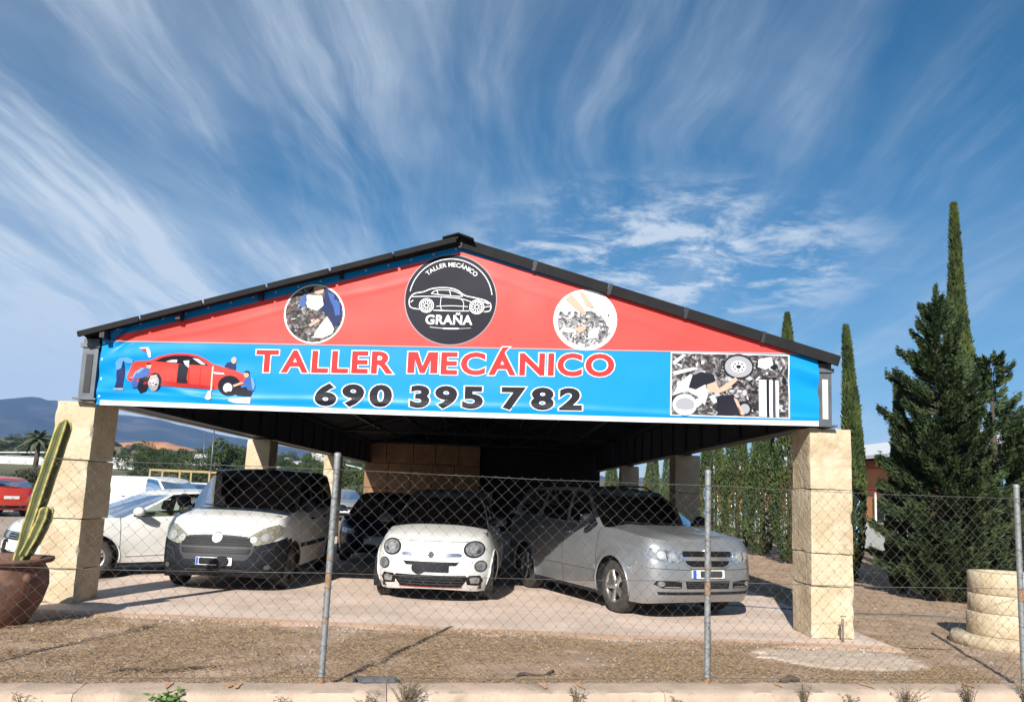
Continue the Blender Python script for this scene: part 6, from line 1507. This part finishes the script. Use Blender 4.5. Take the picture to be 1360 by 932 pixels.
def build_conifer(x, y):
    t = empty('conifer_tree', (x, y, -0.03)); tag(t, 'large bushy dark green conifer with upswept branches beside the right pillar', 'tree')
    g = np.random.default_rng(5); P = []; D = []; limbs = MB(); H = 5.75
    for k in range(290):
        z0 = 0.08 + (k / 290) ** 1.15 * (H - 0.4); az = g.uniform(0, 2 * math.pi); f = z0 / H
        env = np.interp(f, [0, 0.08, 0.3, 0.55, 0.75, 0.9, 1.0], [0.95, 1.10, 1.12, 0.86, 0.54, 0.27, 0.09]) * g.uniform(0.55, 1.25)
        rise = 0.42 + 0.5 * f + g.uniform(-0.15, 0.25); n = int(170 + 620 * env)
        d0 = np.array([math.cos(az), math.sin(az), 0.0]); 
        s = g.uniform(0.12, 1, n) ** 0.7; side = g.normal(scale=1, size=n) * 0.105 * (1.15 - s) * env; upj = g.normal(scale=0.045, size=n)
        perp = np.array([-math.sin(az), math.cos(az), 0.0])
        pts = d0[None] * (s * env)[:, None] + perp[None] * side[:, None]; pts[:, 2] += z0 + rise * env * s ** 1.5 * 0.75 + upj - 0.06 * np.abs(side)
        P.append(pts); dd = d0[None] * 0.9 + perp[None] * np.sign(side)[:, None] * g.uniform(0.1, 0.9, n)[:, None] + np.array([0, 0, 0.55])[None] + g.normal(scale=0.22, size=(n, 3)); D.append(dd)
        if env > 0.3: limbs.tube([(0, 0, z0), tuple(d0 * env * 0.5 + np.array([0, 0, z0 + rise * env * 0.26])), tuple(d0 * env * 0.92 + np.array([0, 0, z0 + rise * env * 0.66]))], [0.022, 0.014, 0.005], 4)
    # leader
    n = 900; z = g.uniform(0.75, 1.0, n) * (H + 0.1); a = g.uniform(0, 6.28, n); r = (H + 0.15 - z) * 0.20 * g.uniform(0.1, 1, n)
    P.append(np.stack([r * np.cos(a), r * np.sin(a), z], 1)); D.append(np.stack([np.cos(a), np.sin(a), np.full(n, 1.3)], 1))
    P = np.concatenate(P); D = np.concatenate(D)
    link('crown', leaf_cloud(P, D, 0.088, 0.026, 'conifer_leaf', 'crown', 77), t); limbs.build('limbs', 'bark', t, True)
    MB().tube([(0, 0, -0.05), (0.03, 0, 2.0), (0, 0.02, H - 0.3)], [0.14, 0.09, 0.015], 8).build('trunk', 'bark', t, True)
build_conifer(8.17, 14.9)
def build_conifer2(x, y):
    """second leader leaning out to the right"""
    t = empty('conifer_tree', (x, y, -0.03)); tag(t, 'smaller conifer with spreading side branches at the right flank of the bushy conifer', 'tree')
    g = np.random.default_rng(15); P = []; D = []; limbs = MB(); H = 4.7
    for k in range(120):
        z0 = 0.2 + (k / 120) * (H - 0.35); az = g.uniform(0, 2 * math.pi); f = z0 / H
        env = np.interp(f, [0, 0.1, 0.45, 0.7, 0.9, 1.0], [0.7, 0.95, 1.05, 0.75, 0.35, 0.1]) * g.uniform(0.6, 1.25); n = int(110 + 300 * env); rise = 0.4 + g.uniform(-.1, .3)
        d0 = np.array([math.cos(az), math.sin(az), 0.0]); perp = np.array([-math.sin(az), math.cos(az), 0.0]); s = g.uniform(0.12, 1, n) ** 0.7; side = g.normal(size=n) * 0.12 * (1.15 - s) * env
        pts = d0[None] * (s * env)[:, None] + perp[None] * side[:, None]; pts[:, 2] += z0 + rise * env * s ** 1.5 + g.normal(scale=0.04, size=n)
        P.append(pts); D.append(d0[None] * 0.9 + perp[None] * np.sign(side)[:, None] * g.uniform(0.1, 0.9, n)[:, None] + np.array([0, 0, 0.5])[None] + g.normal(scale=0.22, size=(n, 3)))
    link('crown', leaf_cloud(np.concatenate(P), np.concatenate(D), 0.095, 0.028, 'conifer_leaf', 'crown', 78), t)
    MB().tube([(0, 0, -0.05), (0.03, 0, 2.0), (0, 0.02, H - 0.3)], [0.10, 0.07, 0.012], 8).build('trunk', 'bark', t, True)
build_conifer2(9.35, 15.2)

# olive trees and scrub on the far side of the lot
def bush_mesh(seed, n, m, flat=0.75):
    g = np.random.default_rng(seed); k = 9; C = g.normal(size=(k, 3)) * np.array([0.42, 0.42, 0.22]) + np.array([0, 0, 0.6]); Rr = g.uniform(0.30, 0.52, k)
    idx = g.integers(0, k, n); d = g.normal(size=(n, 3)); d /= np.linalg.norm(d, axis=1, keepdims=True)
    P = C[idx] + d * (Rr[idx] * g.uniform(0.55, 1.05, n))[:, None] * np.array([1, 1, flat]); P[:, 2] = np.maximum(P[:, 2], 0.05)
    return leaf_cloud(P, d + g.normal(scale=0.6, size=(n, 3)), 0.085, 0.045, m, 'crown', seed + 1)
OLV = [bush_mesh(40 + k, 7000, 'olive_leaf') for k in range(4)]; SCR = [bush_mesh(60 + k, 6000, 'scrub_leaf', 0.9) for k in range(3)]
olive_trunk = MB().tube([(0, 0, -0.2), (0.04, 0.02, 0.25), (-0.03, 0, 0.55)], [0.07, 0.05, 0.03], 7).mesh('trunk', 'bark', True)
def far_tree(name, x, y, s, meshes, label, group, k, sz=1.0):
    t = empty(name, (x, y, terrain_z(x, y) - 0.1), rng.uniform(0, 6.2)); t.scale = (s, s, s * sz); tag(t, label, 'tree', group)
    link('crown', meshes[k % len(meshes)], t); link('trunk', olive_trunk, t)
rr = random.Random(99)
for k in range(34):                       # row behind the parked cars
    x = -52 + 54 * k / 33 + rr.uniform(-.8, .8); y = 58 + rr.uniform(-3, 5) - max(0, (x + 10)) * 0.3
    far_tree('olive_tree', x, y, rr.uniform(1.7, 2.5), OLV, 'grey green olive tree in the row behind the car lot', 'olive trees behind the lot', k, 0.75)
for k in range(230):
    y = 75 + 330 * rr.random() ** 0.8; x = -y * rr.uniform(0.05, 0.75)
    far_tree('scrub_tree', x, y, rr.uniform(1.5, 3.2), SCR if k % 3 else OLV, 'dark green tree scattered over the far slope', 'trees on the far slope', k, rr.uniform(0.7, 1.1))
far_tree('pine_tree', -28.6, 88, 3.4, SCR, 'rounder bright green pine left of the second carport pillar', None, 1, 1.25)
# palm
def build_palm(x, y):
    z = terrain_z(x, y); t = empty('palm_tree', (x, y, z - 0.2)); tag(t, 'date palm standing in the fields in front of the mountain', 'tree')
    MB().tube([(0, 0, 0), (0.1, 0, 2.2), (0.05, 0, 4.4)], [0.35, 0.30, 0.32], 10).build('trunk', 'bark', t, True)
    for k in range(26):
        a = k * 2.4; el = R(70 - 95 * (k / 26)); L = 2.9; vs = []; fs = []
        for q in range(8):
            s = q / 7; d = L * s; px = d * math.cos(el); pz = d * math.sin(el) - 1.5 * s * s; c, sn = math.cos(a), math.sin(a); w = 0.34 * math.sin(math.pi * min(0.98, s + 0.06)) + 0.02
            for sg in (-1, 0, 1): vs.append((0.05 + px * c - sg * w * sn, px * sn + sg * w * c, 4.4 + pz - abs(sg) * w * 0.5))
        for q in range(7):
            for u in range(2): b = q * 3 + u; fs.append((b, b + 3, b + 4, b + 1))
        link('frond', make_mesh('frond', vs, fs, 'palm_leaf'), t)
build_palm(-61.5, 110)

# ================================================================== far structures
def shed_far(x, y, w, d, h, name, label, m, roof, rz=0):
    z = terrain_z(x, y); t = empty(name, (x, y, z - 0.3), rz); tag(t, label, 'building')
    MB().box((0, 0, h / 2), (w, d, h)).build('wall', m, t)
    MB().prism([(-w / 2 - .2, h), (0, h + d * .12), (w / 2 + .2, h), (w / 2 + .2, h + .15), (0, h + d * .12 + .15), (-w / 2 - .2, h + .15)], -d / 2, d / 2).build('roof', roof, t)
    return t
shed_far(-66, 122, 26, 5, 1.3, 'greenhouse', 'long low pale greenhouse strip left of the palm', 'greenhouse', 'greenhouse', 0.1)
shed_far(-47, 150, 16, 4, 1.6, 'greenhouse', 'low pale greenhouse right of the left pillar on the slope', 'greenhouse', 'greenhouse', -0.05)
shed_far(-45, 205, 12, 5, 1.8, 'greenhouse', 'far pale greenhouse higher on the slope', 'greenhouse', 'greenhouse', 0.1)
shed_far(-80, 260, 30, 6, 2.0, 'greenhouse', 'widest pale greenhouse high on the slope left of the pillar', 'greenhouse', 'greenhouse', 0.0)
shed_far(-64, 300, 8, 7, 4.5, 'farmhouse', 'small white farmhouse among trees under the mountain', 'wall_white', 'trim_red', 0.2)
shed_far(-28, 150, 6, 5, 2.2, 'farmhouse', 'little white hut among trees right of the second carport pillar', 'wall_white', 'roof_pale', 0.2)
# clay cutting on the hillside
vs = []; fs = []; n = 26
for i in range(n + 1):
    for j in range(5):
        x = -205 + 62 * i / n; y = 395 + j * 4; e = math.sin(math.pi * i / n); vs.append((x, y, terrain_z(x, y) - 1 + e * (1.2 + j * 1.3) + 0.9 * hash_noise(x * .12, j * .7)))
for i in range(n):
    for j in range(4): b = i * 5 + j; fs.append((b, b + 5, b + 6, b + 1))
tag(link('clay_bank', make_mesh('clay_bank', vs, fs, 'clay', False)), kind='structure')
# steel trailer frame behind the vans
fr = empty('trailer_frame', (-16.6, 44.0, terrain_z(-16.6, 44))); tag(fr, 'yellow steel load frame standing behind the white panel van', 'frame')
for sx in (-1.55, 0, 1.55):
    for sy in (-0.8, 0.8): MB().box((sx, sy, 1.1), (0.09, 0.09, 2.2)).build('upright', 'yellow_frame', fr)
for sy in (-0.8, 0.8):
    for zz in (2.18, 1.55): MB().box((0, sy, zz), (3.2, 0.08, 0.10)).build('rail', 'yellow_frame' if zz > 2 else 'pale_panel', fr)
MB().box((0, 0, 0.75), (3.2, 1.7, 0.12)).build('deck', 'pale_panel', fr)
# poles on the slope
for (x, y, h) in ((-27.8, 80, 6.3), (-34, 95, 6.0), (-12.2, 60, 3.6)):
    z = terrain_z(x, y); p = empty('utility_pole', (x, y, z)); tag(p, {6.3: 'tall thin lamp post on the slope left of the second pillar', 6.0: 'thin post further left on the slope', 3.6: 'thin post in the gap between inner left pillars'}[h], 'pole')
    MB().tube([(0, 0, -.3), (0, 0, h)], [0.09, 0.06], 8).build('shaft', 'grey_steel', p, True); MB().tube([(0, 0, h - .1), (0.7, 0, h)], 0.04, 6).build('arm', 'grey_steel', p)
# industrial building behind the cypresses
bld = empty('industrial_building', (14.6, 40, 0)); tag(bld, 'long orange and white industrial building with pale metal roof behind the cypresses', 'building')
bw = MB().box((2.5, 0, 1.7), (5.0, 52, 3.4)).build('wall', 'wall_orange', bld)
MB().box((-0.02, 0, 0.5), (0.06, 51.9, 1.0)).build('plinth', 'wall_white', bld)
MB().box((-0.03, 0, 2.25), (0.07, 51.9, 0.18)).build('red_band', 'trim_red', bld); MB().box((-0.03, 0, 3.2), (0.10, 51.9, 0.22)).build('red_band', 'trim_red', bld)
MB().prism([(-0.55, 3.42), (2.5, 4.35), (5.5, 3.42), (5.5, 3.52), (2.5, 4.47), (-0.55, 3.55)], -26.4, 26.4).build('roof', 'roof_pale', bld)
for k in range(11):
    y = -24 + 4.8 * k
    w_ = MB().box((-0.04, y, 1.55), (0.10, 1.2, 0.9)).build('window', 'window_dark', bld); MB().box((-0.06, y, 1.03), (0.16, 1.7, 0.07)).build('sill', 'wall_white', w_)
    for q in (-0.78, 0, 0.78): MB().box((-0.08, y + q, 1.6), (0.06, 0.06, 1.12)).build('mullion', 'wall_white', w_)
    MB().box((-0.10, y + 2.4, 1.7), (0.18, 0.30, 3.38)).build('blue_pilaster', 'trim_blue', bld)
g2 = empty('boundary_fence', (10.9, 36, 0)); tag(g2, 'dark boundary fence posts between the cypresses and the orange building', 'fence')
for k in range(9): MB().box((0, -18 + 4.5 * k, 1.1), (0.09, 0.09, 2.2)).build('post', 'paint_navy', g2)
for zz in (0.4, 1.2, 2.1): MB().box((0, 0, zz), (0.03, 36, 0.03)).build('rail', 'paint_navy', g2)

# ================================================================== ground litter
def verge_straw():
    g = np.random.default_rng(3); n = 120000
    x = g.uniform(-6.5, 8.5, n); f = g.uniform(0, 1, n); y0 = 6.98 + 0.155 * x + 0.10; y1 = np.where(x < 4.7, 9.62 + (4 - x) * 0.05, 10.6); y = y0 + (y1 - y0) * f ** 1.1
    dens = np.array([hash_noise(a * 0.8, b * 1.6, 2) + 0.5 * hash_noise(a * 2.6, b * 3, 6) for a, b in zip(x, y)])
    edge = np.where((f > 0.86), -0.3, 0); patch = ((x - 3.75) / 1.0) ** 2 + ((y - 8.95) / 0.65) ** 2 < 1
    keep = (dens + edge + g.uniform(-0.35, 0.35, n) >-0.16) & ~patch & ~((x > 4.9) & (g.uniform(0, 1, n) < .8)); x, y = x[keep], y[keep]; n = len(x)
    z = np.full(n, -0.018); a = g.uniform(0, 6.28, n); tilt = g.uniform(0.02, 0.55, n); D = np.stack([np.cos(a), np.sin(a), tilt], 1)
    P = np.stack([x, y, z + 0.012], 1)
    o = link('dry_grass', leaf_cloud(P, D, 0.085, 0.0048, 'straw', 'dry_grass', 9)); tag(o, 'thin dry straw and dead grass over the verge behind the kerb', 'grass', kind='stuff')
verge_straw()
def strip_straw():
    g = np.random.default_rng(31); n = 9000; x = g.uniform(4.9, 11.5, n); y = g.uniform(10, 26, n)
    keep = np.array([hash_noise(a * 0.9, b * 0.7, 7) for a, b in zip(x, y)]) + g.uniform(-.3, .3, n) > 0.0; x, y = x[keep], y[keep]; n = len(x); a = g.uniform(0, 6.28, n)
    o = link('dry_grass', leaf_cloud(np.stack([x, y, np.full(n, 0.0)], 1), np.stack([np.cos(a), np.sin(a), g.uniform(.05, .6, n)], 1), 0.11, 0.012, 'straw', 'dry_grass', 19)); tag(o, 'patchy dry grass on the earth strip under the cypresses', 'grass', kind='stuff')
strip_straw()
def pebbles():
    g = np.random.default_rng(8); V = []; F = []; base = 0
    ico = bmesh.new(); bmesh.ops.create_icosphere(ico, subdivisions=1, radius=1); iv = np.array([v.co for v in ico.verts]); ico.verts.index_update(); fi = np.array([[v.index for v in f.verts] for f in ico.faces]); ico.free()
    def put(x, y, z, s):
        nonlocal base
        V.append(iv * s * g.uniform(0.6, 1.2, 3) * g.uniform(0.85, 1.15, (len(iv), 1)) + np.array([x, y, z])); F.append(fi + base); base += len(iv)
    for k in range(900): x = g.uniform(-6, 8.5); y = 6.98 + 0.155 * x + 0.12 + g.uniform(0, 1) ** 1.0 * 2.6; put(x, y, -0.012, g.uniform(0.004, 0.016))
    for k in range(420): x = g.uniform(-5, 5); put(x, 9.55 + (4 - x) * .05 - abs(g.normal(0, 0.16)), -0.012, g.uniform(0.006, 0.024))
    for k in range(2600): x = g.uniform(-4.6, 6.0); y = 6.98 + 0.155 * x - 0.35 - g.uniform(0, 0.5); put(x, y, -0.092, g.uniform(0.006, 0.018))
    o = link('pebbles', tri_soup('pebbles', np.concatenate(V), np.concatenate(F), 'pebble', True)); tag(o, 'loose pebbles scattered along the kerb and floor edge', 'gravel', kind='stuff')
pebbles()
def weed(x, y, z, h, n, m, label, seed, spread=0.5, broad=False):
    t = empty('weed_plant', (x, y, z)); tag(t, label, 'weed'); g = random.Random(seed); st = MB(); lf = MB()
    for k in range(n):
        a = g.uniform(0, 6.28); sp = g.uniform(0.05, spread); hh = h * g.uniform(0.5, 1.0); tip = Vector((math.cos(a) * sp * hh, math.sin(a) * sp * hh, hh)); mid = tip * 0.5 + Vector((0, 0, hh * 0.12))
        st.tube([(0.01 * math.cos(a), 0.01 * math.sin(a), 0), mid, tip], [0.003, 0.002, 0.001], 4, cap=False)
        for q in range(9 if broad else 7):
            s = g.uniform(0.25, 1); p = mid * (2 * s) if s < .5 else mid.lerp(tip, 2 * s - 1); b = g.uniform(0, 6.28); L = (0.055 if broad else 0.028) * g.uniform(.6, 1.2); d = Vector((math.cos(b), math.sin(b), g.uniform(-.1, .7))).normalized(); sd = d.orthogonal().normalized() * L * (0.26 if broad else 0.14)
            lf.add([p, p + d * L * .5 + sd, p + d * L, p + d * L * .5 - sd], [(0, 1, 2, 3)])
    st.build('stems', m, t); lf.build('leaves', m, t)
def kx(x, off): return (x, Yfence(x) + off)
for (x, off, h, n, m, lb, sd, sp, br) in (
    (-2.33, -0.40, 0.17, 12, 'weed', 'small bright green weed growing at the foot of the kerb', 1, 0.9, True),
    (-0.62, -0.40, 0.30, 46, 'dry_weed', 'thick dry tuft of weeds rising against the kerb left of centre', 2, 0.75, False),
    (-0.92, -0.40, 0.17, 16, 'dry_weed', 'small dry sprig next to the thick dry tuft, on its left', 3, 0.8, False),
    (-3.3, -0.40, 0.16, 14, 'dry_weed', 'dry sprig in the kerb gutter far left of the green weed', 11, 0.8, False), (1.55, -0.40, 0.15, 12, 'dry_weed', 'low dry sprig just left of the second fence post', 12, 0.8, False), (3.05, -0.40, 0.15, 12, 'dry_weed', 'short brown sprig between the two weeds right of the second post', 13, 0.8, False), (-1.55, -0.40, 0.13, 6, 'dry_weed', 'tiny dry sprig below the first fence post', 4, 0.6, False),
    (0.70, -0.40, 0.22, 14, 'dry_weed', 'dry weed before the kerb left of the second post', 5, 0.5, False),
    (2.62, -0.40, 0.26, 22, 'dry_weed', 'dark dry weed on the kerb foot right of the second post', 6, 0.5, False),
    (3.55, -0.40, 0.24, 30, 'dry_weed', 'spreading reddish dry weed in front of the right pillar', 7, 1.0, False),
    (4.15, -0.40, 0.30, 26, 'dry_weed', 'upright dry weed right of the reddish one', 8, 0.6, False),
    (4.72, -0.40, 0.40, 30, 'dry_weed', 'tallest dry weed by the kerb at the right corner', 9, 0.5, False)):
    px_, py_ = kx(x, off); weed(px_, py_, -0.10, h, n, m, lb, sd, sp, br)
# ================================================================== air
hz = MB().box((-100, 0, 205), (7000, 7000, 420)).build('haze', None)
hz['kind'] = 'stuff'
hm = bpy.data.materials.new('haze_air'); hm.use_nodes = True; MATS['haze_air'] = hm
_n = hm.node_tree.nodes; _n.remove(_n['Principled BSDF']); _v = _n.new('ShaderNodeVolumePrincipled')
_v.inputs['Color'].default_value = (0.22, 0.46, 1.0, 1); _v.inputs['Density'].default_value = 0.00013; _v.inputs['Anisotropy'].default_value = 0.0
hm.node_tree.links.new(_v.outputs[0], _n['Material Output'].inputs['Volume'])
hz.data.materials.clear(); hz.data.materials.append(hm)
